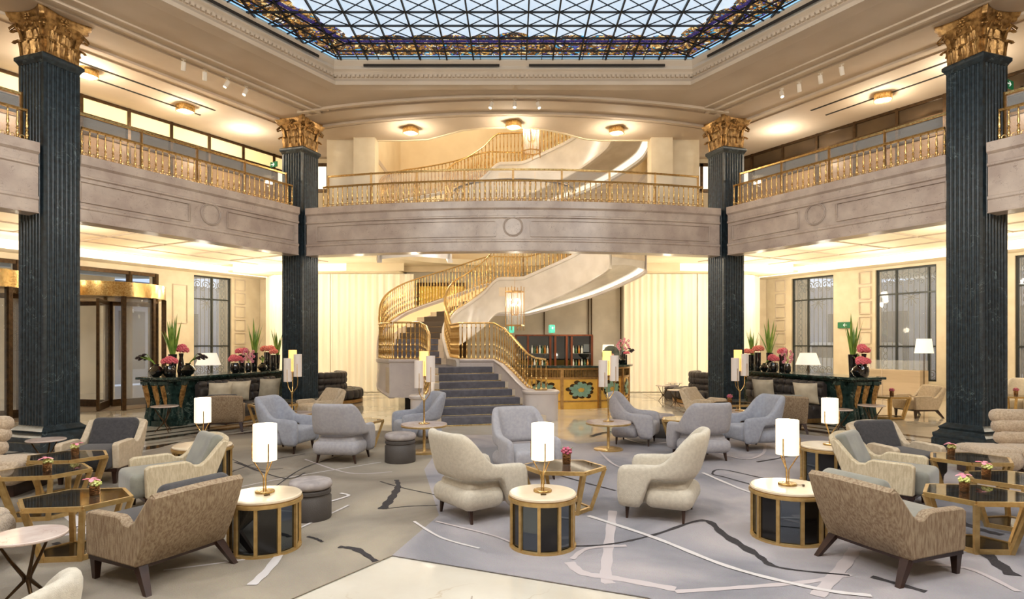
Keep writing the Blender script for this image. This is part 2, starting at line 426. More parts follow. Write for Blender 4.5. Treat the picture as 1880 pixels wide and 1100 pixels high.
# street outside
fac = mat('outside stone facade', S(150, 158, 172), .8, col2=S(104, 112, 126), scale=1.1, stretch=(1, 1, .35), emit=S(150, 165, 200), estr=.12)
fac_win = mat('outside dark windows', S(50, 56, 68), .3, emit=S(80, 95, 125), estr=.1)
sidew = mat('outside pavement', S(130, 128, 126), .8)
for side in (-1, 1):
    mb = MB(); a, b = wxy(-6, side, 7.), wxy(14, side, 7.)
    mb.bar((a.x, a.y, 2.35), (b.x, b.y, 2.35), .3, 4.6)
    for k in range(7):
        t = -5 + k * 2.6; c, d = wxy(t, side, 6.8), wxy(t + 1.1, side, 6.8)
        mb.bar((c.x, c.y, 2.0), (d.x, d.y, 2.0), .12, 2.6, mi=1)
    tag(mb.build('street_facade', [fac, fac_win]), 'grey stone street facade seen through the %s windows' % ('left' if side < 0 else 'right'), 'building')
    # car outside the first window
    t = (winL[0][0] if side < 0 else winR[0][0]) - .2
    p, q = wxy(t - 1.2, side, 3.6), wxy(t + 2.2, side, 3.6)
    if side > 0:
        c = empty('parked_van', (0, 0, 0), 0, 'white van parked outside the nearer-to-curtain right window', 'van')
        mb = MB(); mb.bar((p.x, p.y, 1.25), (q.x, q.y, 1.25), 1.5, 1.3); mb.build('body', mat('white van paint', S(220, 226, 236), .3), c, bevel=.2)
        mb = MB(); e, f_ = wxy(t - .9, side, 2.83), wxy(t + .7, side, 2.83); mb.bar((e.x, e.y, 1.5), (f_.x, f_.y, 1.5), .03, .5); mb.build('side_window', fac_win, c)
        mb = MB()
        for tt in (t - .6, t + 1.6):
            e = wxy(tt, side, 2.95); mb.tube([(e.x - .1, e.y, .35), (e.x + .1, e.y, .35)], .33, 14)
        mb.build('wheel', blackp, c)

door_refl = mat('beige door reflection', S(206, 190, 160), .6, col2=S(190, 174, 146), scale=2, emit=S(230, 214, 180), estr=.12)
mb = MB(); a, b = wxy(dL[0] - .4, -1, 3.4), wxy(dL[1] + .6, -1, 3.4); mb.bar((a.x, a.y, 2.2), (b.x, b.y, 2.2), .2, 4.4); struct('wall_door_reflection', mb, door_refl)  # added wall; its beige imitates the interior reflected in the door glass
# ---- floor with marble inlays
mb = MB(); mb.prism([(-21, -9), (21, -9), (21, 30), (-21, 30)], -.2, 0.)
def strip(pts, wd, mi, z=.0015):
    P = [Vector((p[0], p[1])) for p in pts]
    for a, b in zip(P[:-1], P[1:]):
        d = (b - a).normalized(); nn = Vector((-d.y, d.x)) * wd / 2
        mb.add([(a.x - nn.x, a.y - nn.y, z), (b.x - nn.x, b.y - nn.y, z), (b.x + nn.x, b.y + nn.y, z), (a.x + nn.x, a.y + nn.y, z)], [(0, 1, 2, 3)], mi)
for s_ in (-1, 1):
    for off, wd, mi in ((-.35, .3, 1), (.15, .12, 1), (.75, .22, 1), (-1.3, .35, 1), (-.85, .12, 2)):
        a = Vector((-7.95, 10.9)) + OL * off; b = Vector((-5.33, 15.5)) + OL * off; a = a + UL * 5; 
        strip([(a.x * -s_, a.y), (b.x * -s_, b.y)], wd, mi, .0015 + abs(off) * .0005)
    for k in range(5):
        c = Vector((-7.1, 12.1)) + OL * (-.45) - UL * (k * 1.3 - 2); d1 = -UL * .32; d2 = OL * .22
        q = [c - d1, c - d2, c + d1, c + d2]
        if s_ > 0: q = [Vector((-v.x, v.y)) for v in reversed(q)]
        mb.add([(v.x, v.y, .0035) for v in q], [(0, 1, 2, 3)], 2)
def arc(cx, cy, rx, ry, a0, a1, n=40): return [(cx + rx * cos(radians(lerp(a0, a1, i / n))), cy + ry * sin(radians(lerp(a0, a1, i / n)))) for i in range(n + 1)]
for r, wd, mi in ((5.6, .35, 2), (6.0, .12, 1), (7.2, .3, 2), (7.5, .08, 1)): strip(arc(0, 18.5, r, r * .75, 200, -20), wd, mi, .0015 + r * .0001)
for x in (-6.8, -5.2, 3.2, 4.6, 6.2): strip([(x, 16.5), (x * 1.05, 23)], .1, 2, .0042)
for y in (18, 20, 22): strip([(-9, y), (-4.5, y)], .06, 2, .0046); strip([(4.2, y), (9, y)], .06, 2, .0046)
strip([(-4.5, 3.0), (4, 3.0)], .012, 2, .0049); strip([(-.3, .5), (-.3, 4.5)], .012, 2, .005)
struct('floor', mb, [floor_m, floor_dark, floor_grey])

# ---- fascia / parapet of the gallery
def bulge(a, b, sag, n=24):
    out = []
    for i in range(n + 1):
        t = i / n; p = a.lerp(b, t); out.append((p.x, p.y - sag * (1 - (2 * t - 1) ** 2)))
    return out
C0, C1 = Vector((-5.24, 15.62)), Vector((5.24, 15.62))
center_path = bulge(C0, C1, .82)
SL0 = Vector((-7.86, 11.16)); SL1 = Vector((-5.40, 15.47))
side_path = [(SL0.x, SL0.y), (SL1.x, SL1.y)]
nearA = Vector((-8.10, 10.50)); nearB = nearA + Vector((-.5, -.866)) * 5.0
near_path = [(nearB.x, nearB.y), (nearA.x, nearA.y)]
ZB, ZT = 4.07, 5.27
# travel left->right (away from camera on the left) : outward = left of travel
prof = [(-.06, ZT), (-.06, ZT - .16), (-.01, ZT - .20), (-.01, ZT - .34), (-.035, ZT - .36), (-.035, ZT - .39), (0, ZT - .41), (.0, ZB + .30), (-.03, ZB + .28), (-.03, ZB + .24),
        (-.01, ZB + .22), (-.01, ZB + .03), (-.04, ZB + .0), (.12, ZB), (.34, ZB), (.34, ZT)]
def parapet(name, path, flip=False):
    mb = MB(); pr = prof
    if flip: path = mir(list(reversed(path)))
    # left of travel must be outward (away from hall centre)
    mb.sweep(path, pr); o = struct(name, mb, travertine, fixn=True); return o
parapet('trim_5', side_path); parapet('trim_6', side_path, True); parapet('trim_7', center_path); parapet('trim_8', near_path); parapet('trim_9', near_path, True)
# panel mouldings and roundels on the parapets
def panels(name, path, breaks, flip=False):
    mb = MB()
    P = [Vector(p[:2]) for p in path]; L = [0]
    for a, b in zip(P[:-1], P[1:]): L.append(L[-1] + (b - a).length)
    def pt(s, off=-.02):
        s = max(0, min(L[-1] - 1e-4, s))
        for i in range(len(P) - 1):
            if s <= L[i + 1]:
                t = (s - L[i]) / (L[i + 1] - L[i]); q = P[i].lerp(P[i + 1], t); d = (P[i + 1] - P[i]).normalized(); nn = Vector((-d.y, d.x)); q = q + nn * off
                return Vector((-q.x if flip else q.x, q.y))
    for t0, t1 in breaks:
        s0, s1 = t0 * L[-1], t1 * L[-1]; K = 12
        for z in (ZB + .36, ZT - .47):
            for i in range(K):
                a, b = pt(lerp(s0, s1, i / K)), pt(lerp(s0, s1, (i + 1) / K)); mb.bar((a.x, a.y, z), (b.x, b.y, z), .02)
        for s_ in (s0, s1):
            a = pt(s_); mb.bar((a.x, a.y, ZB + .36), (a.x, a.y, ZT - .47), .02)
    c = pt(L[-1] * .5 if path is not side_path else L[-1] * .52); d = pt(L[-1] * .5 + .1) - pt(L[-1] * .5 - .1); d.normalize()
    for R in (.235, .21):
        mb.tube([(c.x + d.x * R * cos(a), c.y + d.y * R * cos(a), ZB + .60 + R * sin(a)) for a in [2 * pi * k / 28 for k in range(28)]], .011, 6, closed=True)
    struct(name, mb, travertine)
panels('trim_10', side_path, [(.0, .42), (.6, .97)]); panels('trim_11', side_path, [(.0, .42), (.6, .97)], True)
panels('trim_12', center_path, [(.03, .46), (.54, .97)])

# ---- gallery slab and lower ceiling with stair void
hole = [(cos(a) * 4.6, 19.4 + sin(a) * 3.9) for a in [2 * pi * k / 48 for k in range(48)]]
outer = [(-20.5, 0), (-20.5, 30), (20.5, 30), (20.5, 0), (13.0, 0)]
left_in = [(nearB.x - .30, nearB.y), (nearA.x - .26, nearA.y + .15), (SL0.x - .26, SL0.y + .15), (SL1.x - .26, SL1.y + .15), (-5.3, 15.9)]
cent_in = [(p[0], p[1] + .3) for p in center_path]
poly = [(-20.5, 2), (-20.5, 28), (20.5, 28), (20.5, 2), (13.4, 2)] + [(-p[0], p[1]) for p in left_in[:-1]] + [p for p in reversed(cent_in)] + list(reversed(left_in[:-1])) + [(-13.4, 2)]
mb = MB(); mb.prism(poly, 4.80, 5.0, holes=[hole]); struct('ceiling_lower', mb, plaster_l, fixn=True)
# perimeter soffit with lit cove face
for s_ in (-1, 1):
    mb = MB(); inn = .95
    pts = [wxy(-2.5, s_, -.0), wxy(16.5, s_, -.0), wxy(16.5, s_, -inn), wxy(-2.5, s_, -inn)]
    p = [(q.x, q.y) for q in pts]
    mb.prism(p if s_ > 0 else list(reversed(p)), 4.5, 4.55)
    struct('ceiling_soffit_%s' % ('left' if s_ < 0 else 'right'), mb, plaster_l, fixn=True)
    mb = MB(); a, b = wxy(-.6, s_, -inn - .03), wxy(16.5, s_, -inn - .03); a2, b2 = wxy(-.6, s_, -inn + .30), wxy(16.5, s_, -inn + .30)
    mb.add([(a.x, a.y, 4.56), (b.x, b.y, 4.56), (b2.x, b2.y, 4.795), (a2.x, a2.y, 4.795)], [(0, 1, 2, 3)])
    mb.bar((a.x, a.y, 4.53), (b.x, b.y, 4.53), .04, .08)
    struct('trim_%d' % (13 if s_ < 0 else 14), mb, cove)
    # ceiling panel lines
    mb = MB()
    for off in (-2.2, -3.6, -5.0):
        a, b = wxy(.5, s_, off), wxy(15, s_, off); mb.bar((a.x, a.y, 4.79), (b.x, b.y, 4.79), .05, .04)
    for k in range(9):
        a, b = wxy(.8 + k * 1.6, s_, -2.2), wxy(.8 + k * 1.6, s_, -5.); mb.bar((a.x, a.y, 4.79), (b.x, b.y, 4.79), .05, .04)
    struct('trim_%d' % (15 if s_ < 0 else 16), mb, plaster)
# soffit rings behind curtains at the back
mb = MB()
for s_ in (-1, 1):
    q = [(-4.2 * -s_, 22.6), (-10.6 * -s_, 22.9), (-11.6 * -s_, 25.5), (-4.2 * -s_, 25.5)]
    mb.prism(q if s_ < 0 else list(reversed(q)), 4.515, 4.575)
struct('ceiling_soffit_back', mb, plaster_l, fixn=True)
mb = MB()
for s_ in (-1, 1): mb.bar((-6.1 * s_, 22.57, 4.66), (-10.4 * s_, 22.87, 4.66), .03, .26)
struct('trim_17', mb, cove)
mb = MB()
for s_ in (-1, 1): mb.bar((-4.0 * s_, 22.57, 4.66), (-6.12 * s_, 22.57, 4.66), .03, .29)
struct('trim_26', mb, plaster_l)
# light slots under the centre parapet
mb = MB(); cp = [(p[0], p[1] + .62) for p in center_path]
for i in range(0, 24, 2): mb.bar((cp[i][0] + .03, cp[i][1], 4.79), (cp[i + 2 if i + 2 < 25 else 24][0] - .08, cp[i + 2 if i + 2 < 25 else 24][1], 4.79), .16, .03)
struct('trim_18', mb, covew)
# cornice fill behind parapets down to lower ceiling is the parapet itself; lit void edge

# ---- upper ceiling at 7.6 with skylight well and stair void
def side_off(o):  # left side line offset
    return o
WX = 3.97; WY = 13.65
well = [(-WX, WY), (WX, WY), (WX + 3.4, WY - 5.9), (WX + 3.4, -2), (-WX - 3.4, -2), (-WX - 3.4, WY - 5.9)]
stairvoid = [(-3.86, 17.42), (-3.2, 17.45), (-2.4, 17.35), (-1.9, 17.0), (-1.37, 16.6), (-.8, 16.42), (0, 16.36), (.8, 16.5), (1.4, 16.85), (2.0, 17.3), (2.4, 17.42), (3.86, 17.42), (3.86, 17.66), (4.54, 17.67), (4.54, 23.45), (-4.29, 23.45), (-4.29, 17.67), (-3.86, 17.66)]
mb = MB(); mb.prism([(-20.5, -8.5), (20.5, -8.5), (20.5, 28), (-20.5, 28)], CEIL, CEIL + .15, holes=[well, stairvoid])
struct('ceiling', mb, plaster, fixn=True)
# well cornice: vertical face with mouldings
mb = MB(); wp = list(reversed(well))
prw = [(0, CEIL - .05), (.10, CEIL - .05), (.10, CEIL + .03), (.03, CEIL + .12), (.03, CEIL + .20), (-.04, CEIL + .24), (-.04, CEIL + .30), (-.0, CEIL + .34), (-.02, CEIL + .42), (.04, CEIL + .52), (.04, CEIL + .56), (-.3, CEIL + .56), (-.3, CEIL)]
mb.sweep(well, [(-o, z) for o, z in prw], closed=True)
struct('trim_19', mb, plaster, fixn=True)
mb = MB()
def along(pts, step, f):
    for a, b in zip(pts[:-1], pts[1:]):
        a = Vector(a); b = Vector(b); L = (b - a).length; k = int(L / step)
        for i in range(k): f(a.lerp(b, (i + .5) / k), (b - a).normalized())
wv = [(-WX - 3.4, WY - 5.9), (-WX, WY), (WX, WY), (WX + 3.4, WY - 5.9)]
along(wv, .1, lambda p, d: mb.box((p.x + d.y * .06, p.y - d.x * .06, CEIL + .16), (.055, .06, .06), atan2(d.y, d.x)))
struct('trim_20', mb, plaster)
mb = MB()
for a, b in (((-3.3, WY - .075), (-.3, WY - .075)), ((.35, WY - .075), (3.35, WY - .075))): mb.bar((*a, CEIL + .39), (*b, CEIL + .39), .02, .05)
for s_ in (-1, 1): mb.bar((s_ * (WX + .25) - s_ * .07, WY - .5, CEIL + .39), (s_ * (WX + 2.6) - s_ * .07, WY - 4.5, CEIL + .39), .02, .05)
struct('trim_21', mb, slot)
# ceiling step mouldings
mb = MB()
for i, (off, wd, hh) in enumerate(((-.62, .07, .05), (-.35, .05, .035), (.62, .07, .05), (.95, .04, .03), (-.9, .04, .03))):
    a = Vector((-7.95, 10.95)) + OL * off + UL * 8; b = Vector((-5.33, 15.6)) + OL * off
    for s_ in (-1, 1): mb.bar((a.x * s_, a.y, CEIL - hh / 2), (b.x * s_, b.y, CEIL - hh / 2), wd, hh)
for sh, wd, hh in ((-.62, .09, .06), (-.35, .05, .04), (.45, .12, .06), (.62, .05, .04)):
    pth = [(p[0] * (1 + sh * -.02), p[1] + sh) for p in bulge(Vector((-5.25, 15.85)), Vector((5.25, 15.85)), 1.0)]
    for a, b in zip(pth[:-1], pth[1:]): mb.bar((*a, CEIL - hh / 2), (*b, CEIL - hh / 2), wd, hh)
struct('trim_22', mb, plaster)
mb = MB()
for s_ in (-1, 1):
    for off in (1.55, 2.15):
        a = Vector((-7.6, 11.6)) + OL * off; b = Vector((-6.0, 14.4)) + OL * off
        mb.bar((a.x * s_, a.y, CEIL - .004), (b.x * s_, b.y, CEIL - .004), .06, .012)
struct('trim_23', mb, slot)

# ---- skylight
def inside(x, y):
    return y < WY - .0 and abs(x) < WX + .02 + (WY - y) * (3.4 / 5.9) and abs(x) < WX + 3.4
SZ = 8.17
sky_glass = mat('pale opal skylight glass', S(200, 217, 233), .3, col2=S(186, 206, 226), scale=.7, emit=S(200, 219, 238), estr=.88)
def stained():
    m = bpy.data.materials.new('stained glass border'); m.use_nodes = True; nt = m.node_tree; N = nt.nodes; L = nt.links; b = N['Principled BSDF']
    tc = N.new('ShaderNodeTexCoord'); ns = N.new('ShaderNodeTexNoise'); ns.inputs['Scale'].default_value = 3.2; L.new(tc.outputs['Object'], ns.inputs['Vector'])
    ad = N.new('ShaderNodeMixRGB'); ad.blend_type = 'ADD'; ad.inputs['Fac'].default_value = .35; L.new(tc.outputs['Object'], ad.inputs['Color1']); L.new(ns.outputs['Color'], ad.inputs['Color2'])
    v = N.new('ShaderNodeTexVoronoi'); v.inputs['Scale'].default_value = 17; L.new(ad.outputs[0], v.inputs['Vector'])
    ve = N.new('ShaderNodeTexVoronoi'); ve.feature = 'DISTANCE_TO_EDGE'; ve.inputs['Scale'].default_value = 17; L.new(ad.outputs[0], ve.inputs['Vector'])
    wv_ = N.new('ShaderNodeTexWave'); wv_.wave_type = 'RINGS'; wv_.inputs['Scale'].default_value = 2.2; wv_.inputs['Distortion'].default_value = 9; wv_.inputs['Detail'].default_value = 1; L.new(tc.outputs['Object'], wv_.inputs['Vector'])
    sep = N.new('ShaderNodeSeparateColor'); L.new(v.outputs['Color'], sep.inputs[0])
    r = N.new('ShaderNodeValToRGB'); r.color_ramp.interpolation = 'CONSTANT'; e = r.color_ramp.elements
    e[0].position = 0; e[0].color = (*S(150, 108, 56), 1); e[1].position = .16; e[1].color = (*S(64, 52, 44), 1)
    for p, c in ((.40, S(190, 146, 78)), (.52, S(70, 72, 150)), (.58, S(130, 92, 58)), (.74, S(70, 150, 190)), (.80, S(214, 188, 130)), (.90, S(96, 76, 120)), (.95, S(214, 210, 200))):
        x = e.new(p); x.color = (*c, 1)
    L.new(sep.outputs[0], r.inputs['Fac'])
    r2 = N.new('ShaderNodeValToRGB'); r2.color_ramp.elements[0].position = .03; r2.color_ramp.elements[1].position = .10; L.new(ve.outputs['Distance'], r2.inputs['Fac'])
    r3 = N.new('ShaderNodeValToRGB'); r3.color_ramp.elements[0].position = .3; r3.color_ramp.elements[1].position = .5; r3.color_ramp.elements[0].color = (.25, .2, .15, 1); L.new(wv_.outputs['Fac'], r3.inputs['Fac'])
    m1 = N.new('ShaderNodeMixRGB'); m1.blend_type = 'MULTIPLY'; m1.inputs['Fac'].default_value = 1; L.new(r.outputs[0], m1.inputs['Color1']); L.new(r2.outputs[0], m1.inputs['Color2'])
    m2 = N.new('ShaderNodeMixRGB'); m2.blend_type = 'MULTIPLY'; m2.inputs['Fac'].default_value = .4; L.new(m1.outputs[0], m2.inputs['Color1']); L.new(r3.outputs[0], m2.inputs['Color2'])
    L.new(m2.outputs[0], b.inputs['Base Color']); L.new(m2.outputs[0], b.inputs['Emission Color']); b.inputs['Emission Strength'].default_value = 1.15; b.inputs['Roughness'].default_value = .2
    return m
stain = stained(); blueband = mat('violet blue glass', S(96, 84, 160), .2, col2=S(52, 40, 60), scale=26, lo=.42, hi=.56, emit=S(74, 68, 150), estr=.28)
edgeband = mat('pale blue edge glass', S(150, 200, 235), .2, emit=S(150, 205, 245), estr=.9)
lead = mat('dark skylight lead', S(36, 38, 42), .5, .3)
sk = empty('skylight', (0, 0, 0), 0, 'large leaded glass ceiling skylight with ornate stained glass border', 'skylight')
mb = MB(); mb.prism(well, SZ + .03, SZ + .05); mb.build('opal_glass', sky_glass, sk, fixn=True)
def band(o0, o1, z, name, m):
    def off(o):  # inset polygon of the visible three sides + long sides
        k = 3.4 / 5.9; sq = sqrt(1 + k * k)
        x0 = WX - o * (sq - k) ; y0 = WY - o
        x1 = WX + 3.4 - o; y1 = (WY - 5.9) - (0) - o * (sq - 1) / k * .0
        y1 = WY - (x1 - WX + o * sq) / k
        return [(-x1, -2 + o), (-x1, y1), (-x0, y0), (x0, y0), (x1, y1), (x1, -2 + o)]
    a, b = off(o0), off(o1); mb = MB(); n_ = len(a)
    for i in range(n_):
        j = (i + 1) % n_
        mb.add([(*a[i], z), (*a[j], z), (*b[j], z), (*b[i], z)], [(0, 1, 2, 3)])
    return mb.build(name, m, sk), off
band(.0, .15, SZ - .002, 'edge_glass', edgeband)
_, OFF = band(.15, .95, SZ, 'ornament_border', stain)
band(.74, .85, SZ - .004, 'violet_band', blueband)
# scalloped crest of the border
mb = MB(); a = OFF(.95)
for p, q in zip(a[:-1], a[1:]):
    p = Vector(p); q = Vector(q); L = (q - p).length; d = (q - p).normalized(); nn = Vector((d.y, -d.x)); k = max(1, int(L / .62))
    for i in range(k):
        c = p.lerp(q, (i + .5) / k); big = 1.0
        if abs(c.x) < .35 and c.y > 11: big = 2.2
        mb.add([(c.x + d.x * .26 * cos(t) * min(big, 1.3) + nn.x * .10 * sin(t) * big, c.y + d.y * .26 * cos(t) * min(big, 1.3) + nn.y * .10 * sin(t) * big, SZ + .0005) for t in [pi * g / 10 for g in range(11)]], [tuple(range(11))])
mb.build('scalloped_crest', stain, sk)
mb = MB(); gx, gy = .585, .50
zc = SZ - .03
nx = 13
def clipx(y): return min(WX + 3.4, WX + max(0, WY - y) * (3.4 / 5.9))
for i in range(-nx, nx + 1):
    x = (i + .5) * gx
    if abs(x) > WX + 3.3: continue
    y1 = WY if abs(x) <= WX else WY - (abs(x) - WX) * 5.9 / 3.4
    mb.bar((x, -1.9, zc), (x, y1, zc), .028, .05)
ys = [WY - .02 - .95 - k * gy for k in range(30)]
for y in ys:
    if y < -1.9: continue
    x = clipx(y); mb.bar((-x, y, zc), (x, y, zc), .022, .035)
for i in range(-nx, nx):
    for k in range(28):
        x0 = (i + .5) * gx; x1 = x0 + gx; y1 = WY - .97 - k * gy; y0 = y1 - gy
        if y0 < 4 or max(abs(x0), abs(x1)) > clipx(y1) - .9: continue
        mb.bar((x0, y0, zc), (x1, y1, zc), .010, .02); mb.bar((x0, y1, zc), (x1, y0, zc), .010, .02)
for o in (.0, .15, .42, .74):
    a = OFF(o)
    for p, q in zip(a[:-1], a[1:]): mb.bar((*p, zc), (*q, zc), .014, .03)
# short cross leads in the border
for p, q in zip(OFF(0)[:-1], OFF(0)[1:]):
    p = Vector(p); q = Vector(q); d = (q - p).normalized(); nn = Vector((d.y, -d.x)); L = (q - p).length
    for i in range(int(L / .45)):
        c = p + d * (i * .45 + .1); e = c + nn * .94; mb.bar((c.x, c.y, zc), (e.x, e.y, zc), .012, .03)
mb.build('lead_grid', lead, sk)

# ---- gallery glazed partitions (upper outer walls)
GL1 = Vector((-7.12, 18.94)); GL0 = Vector((-9.96, 14.16)); gd = (GL0 - GL1).normalized()
GS = GL1 - gd * .75; 
transom = mat('lit cream glass', S(240, 222, 170), .3, emit=S(250, 226, 160), estr=.55)
lowglass = mat('bronze reflecting glass', S(138, 106, 74), .3, .05, col2=S(164, 130, 94), scale=1.2)
darkglass = mat('dark gallery glass', S(62, 50, 38), .08, .4, col2=S(96, 78, 56), scale=1.0)
for s_ in (-1, 1):
    base = Vector((GS.x * -s_, GS.y)); dd = Vector((gd.x * -s_, gd.y))
    r = empty('glazed_partition', (base.x, base.y, 5.0), atan2(dd.y, dd.x),
              'bronze framed glazed wall with lit cream transoms along the left gallery' if s_ < 0 else 'dark bronze framed glazed wall along the right gallery', 'partition')
    # local x along wall
    fr = MB(); pitch = 1.05; n_ = 14
    for k in range(n_ + 1): fr.box((k * pitch, 0, 1.3), (.07, .1, 2.6))
    for z in (.05, 1.72, 2.15, 2.56): fr.box((n_ * pitch / 2, 0, z), (n_ * pitch, .09, .07))
    fr.build('frame', bronze, r)
    fo = KIDS(r)[0]; p1 = MB(); p1.box((n_ * pitch / 2, 0, 2.36), (n_ * pitch, .02, .36)); p1.build('transom_pane', transom if s_ < 0 else darkglass, fo)
    p1 = MB(); p1.box((n_ * pitch / 2, 0, .9), (n_ * pitch, .02, 1.66)); p1.build('lower_pane', lowglass, fo)
    mb = MB(); a = base; b = base - dd * 2.0
    mb.bar((a.x, a.y, 6.3), (b.x, b.y, 6.3), .2, 2.6); struct('wall_gallery_%s' % ('left' if s_ < 0 else 'right'), mb, cream)
# upper back walls: piers and lit openings
for s_ in (-1, 1):
    mb = MB(); 
    mb.box((s_ * 4.75, 17.6, 6.3), (1.0, .5, 2.6)); mb.box((s_ * 4.15, 17.4, 6.3), (.6, .5, 2.6))
    struct('wall_pier_%s' % ('left' if s_ < 0 else 'right'), mb, cream)
    mb = MB(); mb.box((s_ * 6.2, 19.2, 5.8), (2.4, .1, 1.6)); mb.box((s_ * 6.2, 19.2, 7.5), (2.4, .1, .25)); struct('wall_bay_%s' % ('left' if s_ < 0 else 'right'), mb, cream)
    r = empty('transom_window', (s_ * 6.2, 19.15, 6.6), 0, 'bright lit transom window at the %s end of the upper gallery' % ('left' if s_ < 0 else 'right'), 'window')
    mb = MB(); mb.box((0, 0, .4), (2.4, .04, .7)); mb.build('pane', cove, r)
    mb = MB()
    for x in (-1.15, -.35, .45, 1.15): mb.box((x, -.03, .4), (.09, .06, .85))
    for z in (0, .8): mb.box((0, -.03, z), (2.4, .06, .1))
    mb.build('frame', bronze, r)
# stair tower walls above the gallery
tower = mat('warm ivory plaster', S(232, 214, 180), .7, col2=S(224, 204, 168), scale=1.2)
mb = MB(); mb.bar((-4.6, 23.6, 8.2), (4.6, 23.6, 8.2), .2, 7.2); struct('wall_back_upper', mb, tower)
mb = MB(); mb.bar((-4.4, 17.9, 8.4), (-4.4, 23.5, 8.4), .2, 6.8)
mb.bar((4.65, 17.9, 8.4), (4.65, 23.5, 8.4), .2, 6.8); struct('wall_stair_sides', mb, tower)
mb = MB(); mb.box((0, 20.5, 12.), (9.6, 7, .1)); struct('ceiling_stair', mb, plaster_l)
mb = MB(); mb.bar((-4.6, 17.0, 9.9), (4.6, 17.0, 9.9), .1, 4.2); struct('wall_stair_front', mb, tower)
mb = MB(); mb.sweep(stairvoid[:12], [(.02, CEIL - .02), (-.05, CEIL - .02), (-.05, CEIL + .4), (.02, CEIL + .4)]); struct('trim_24', mb, plaster_l, fixn=True)
# lower back wall between the curtains
stone_b = mat('pale grey stone cladding', S(206, 198, 182), .5, col2=S(192, 184, 168), scale=1.8)
mb = MB(); mb.box((0.1, 23.9, 2.4), (8.4, .3, 4.9)); struct('wall_back', mb, stone_b)
mb = MB()
for x in (1.2, 2.9, 3.02, 4.15): mb.box((x, 23.72, 2.3), (.04, .04, 4.5))
struct('trim_25', mb, bronze)
mb = MB()
for s_ in (-1, 1): mb.box((s_ * 8, 25.6, 2.4), (8.4, .2, 4.9))
struct('wall_back_outer', mb, cream)
mb = MB(); mb.box((0, -8.6, 4), (42, .2, 8.2)); struct('wall_front', mb, plaster)
mb = MB()
for s_ in (-1, 1): mb.box((s_ * 20.6, 0, 4), (.2, 17, 8.2)); 
struct('wall_far_sides', mb, plaster)
# brown service door behind stair at left
dr = empty('door_1', (-2.75, 23.7, 0)); dr['kind'] = 'structure'
mb = MB(); mb.box((0, 0, 2.1), (1.9, .06, 4.2)); mb.build('door_panel', bronze, dr)
mb = MB(); mb.box((0, -.04, 3.7), (1.7, .03, .7)); mb.build('transom', mat('olive gold glass', S(190, 150, 50), .3, emit=S(200, 150, 40), estr=.3), dr)

# ---- curtains
def curtain(pts, z0, z1, label):
    mb = MB(); P = [Vector(p) for p in pts]; vs = []; cnt = 0
    for a, b in zip(P[:-1], P[1:]):
        L = (b - a).length; d = (b - a).normalized(); nn = Vector((d.y, -d.x)); k = int(L / .035)
        for i in range(k):
            s = i / k * L; q = a + d * s + nn * (.022 * sin(s * 2 * pi / .26 + 4.3 * sin(s * 1.3) + 2.1 * sin(s * .6)) * (1 + .6 * sin(s * .9)) + .014 * sin(s * 2 * pi / .13 + sin(s * 3)))
            vs += [(q.x, q.y, z0), (q.x + nn.x * .0, q.y, z1)]; cnt += 1
    mb.add(vs, [(2 * i, 2 * i + 2, 2 * i + 3, 2 * i + 1) for i in range(cnt - 1)])
    return tag(mb.build('sheer_curtain', sheer, smooth=180), label, 'curtain')
curtain([(-9.9, 24.7), (-9.2, 23.7), (-6.9, 23.35)], .02, 4.5, 'warm lit sheer curtain between the left window and the left far column')
curtain([(-6.92, 23.34), (-3.75, 23.4)], .02, 4.5, 'warm lit sheer curtain directly left of the staircase')
curtain([(4.2, 23.4), (7.02, 23.35)], .02, 4.5, 'warm lit sheer curtain right of the bar')
curtain([(7.0, 23.35), (9.2, 23.7), (9.9, 24.7)], .02, 4.5, 'warm lit sheer curtain between the right far column and the right windows')

# ============================================================ COLUMNS
def flute_plan(s, nf=7, depth=.022):
    h = s / 2; pts = []; m_ = s * .07; wl = (s - 2 * m_) / nf
    for side in range(4):
        for k in range(nf):
            x0 = -h + m_ + k * wl
            for (fx, dy) in ((.12, 0), (.2, .6), (.5, 1.), (.8, .6), (.88, 0)):
                x = x0 + fx * wl; y = -h + depth * dy
                a = side * pi / 2; pts.append((x * cos(a) - y * sin(a), x * sin(a) + y * cos(a)))
        a = side * pi / 2; x, y = h, -h; pts.append((x * cos(a) - y * sin(a), x * sin(a) + y * cos(a)))
    return pts
def leafmesh(mb, base, out, height, width, curl, n=9):
    """acanthus leaf; base point, outward unit vec, lateral derived"""
    out = Vector(out).normalized(); lat = Vector((-out.y, out.x, 0)); rows = []
    for i in range(n + 1):
        t = i / n
        if t < .7: z = height * t / .7 * .95; o = .012 + curl * .25 * (t / .7) ** 2
        else:
            a = (t - .7) / .3 * pi * 1.05; z = height * (.95 + .07 * sin(a)); o = .012 + curl * (.25 + .38 * (1 - cos(a))); z -= height * .12 * (1 - cos(a)) / 2 * 1.3
        wv2 = width * (.55 + .45 * sin(min(1, t * 1.25) * pi * .75)) * (1 - .55 * max(0, t - .75) / .25) * (1 + .16 * sin(t * pi * 9))
        c = Vector(base) + out * o + Vector((0, 0, z))
        row = []
        for u, dep in ((-1, -.025), (-.55, .012), (-.28, -.004), (0, .024), (.28, -.004), (.55, .012), (1, -.025)):
            row.append(c + lat * (u * wv2 / 2) + out * dep)
        rows.append(row)
    K = 7; vs = [p for r in rows for p in r]; fs = []
    for i in range(n):
        for k in range(K - 1): fs.append((i * K + k, i * K + k + 1, (i + 1) * K + k + 1, (i + 1) * K + k))
    mb.add(vs, fs)
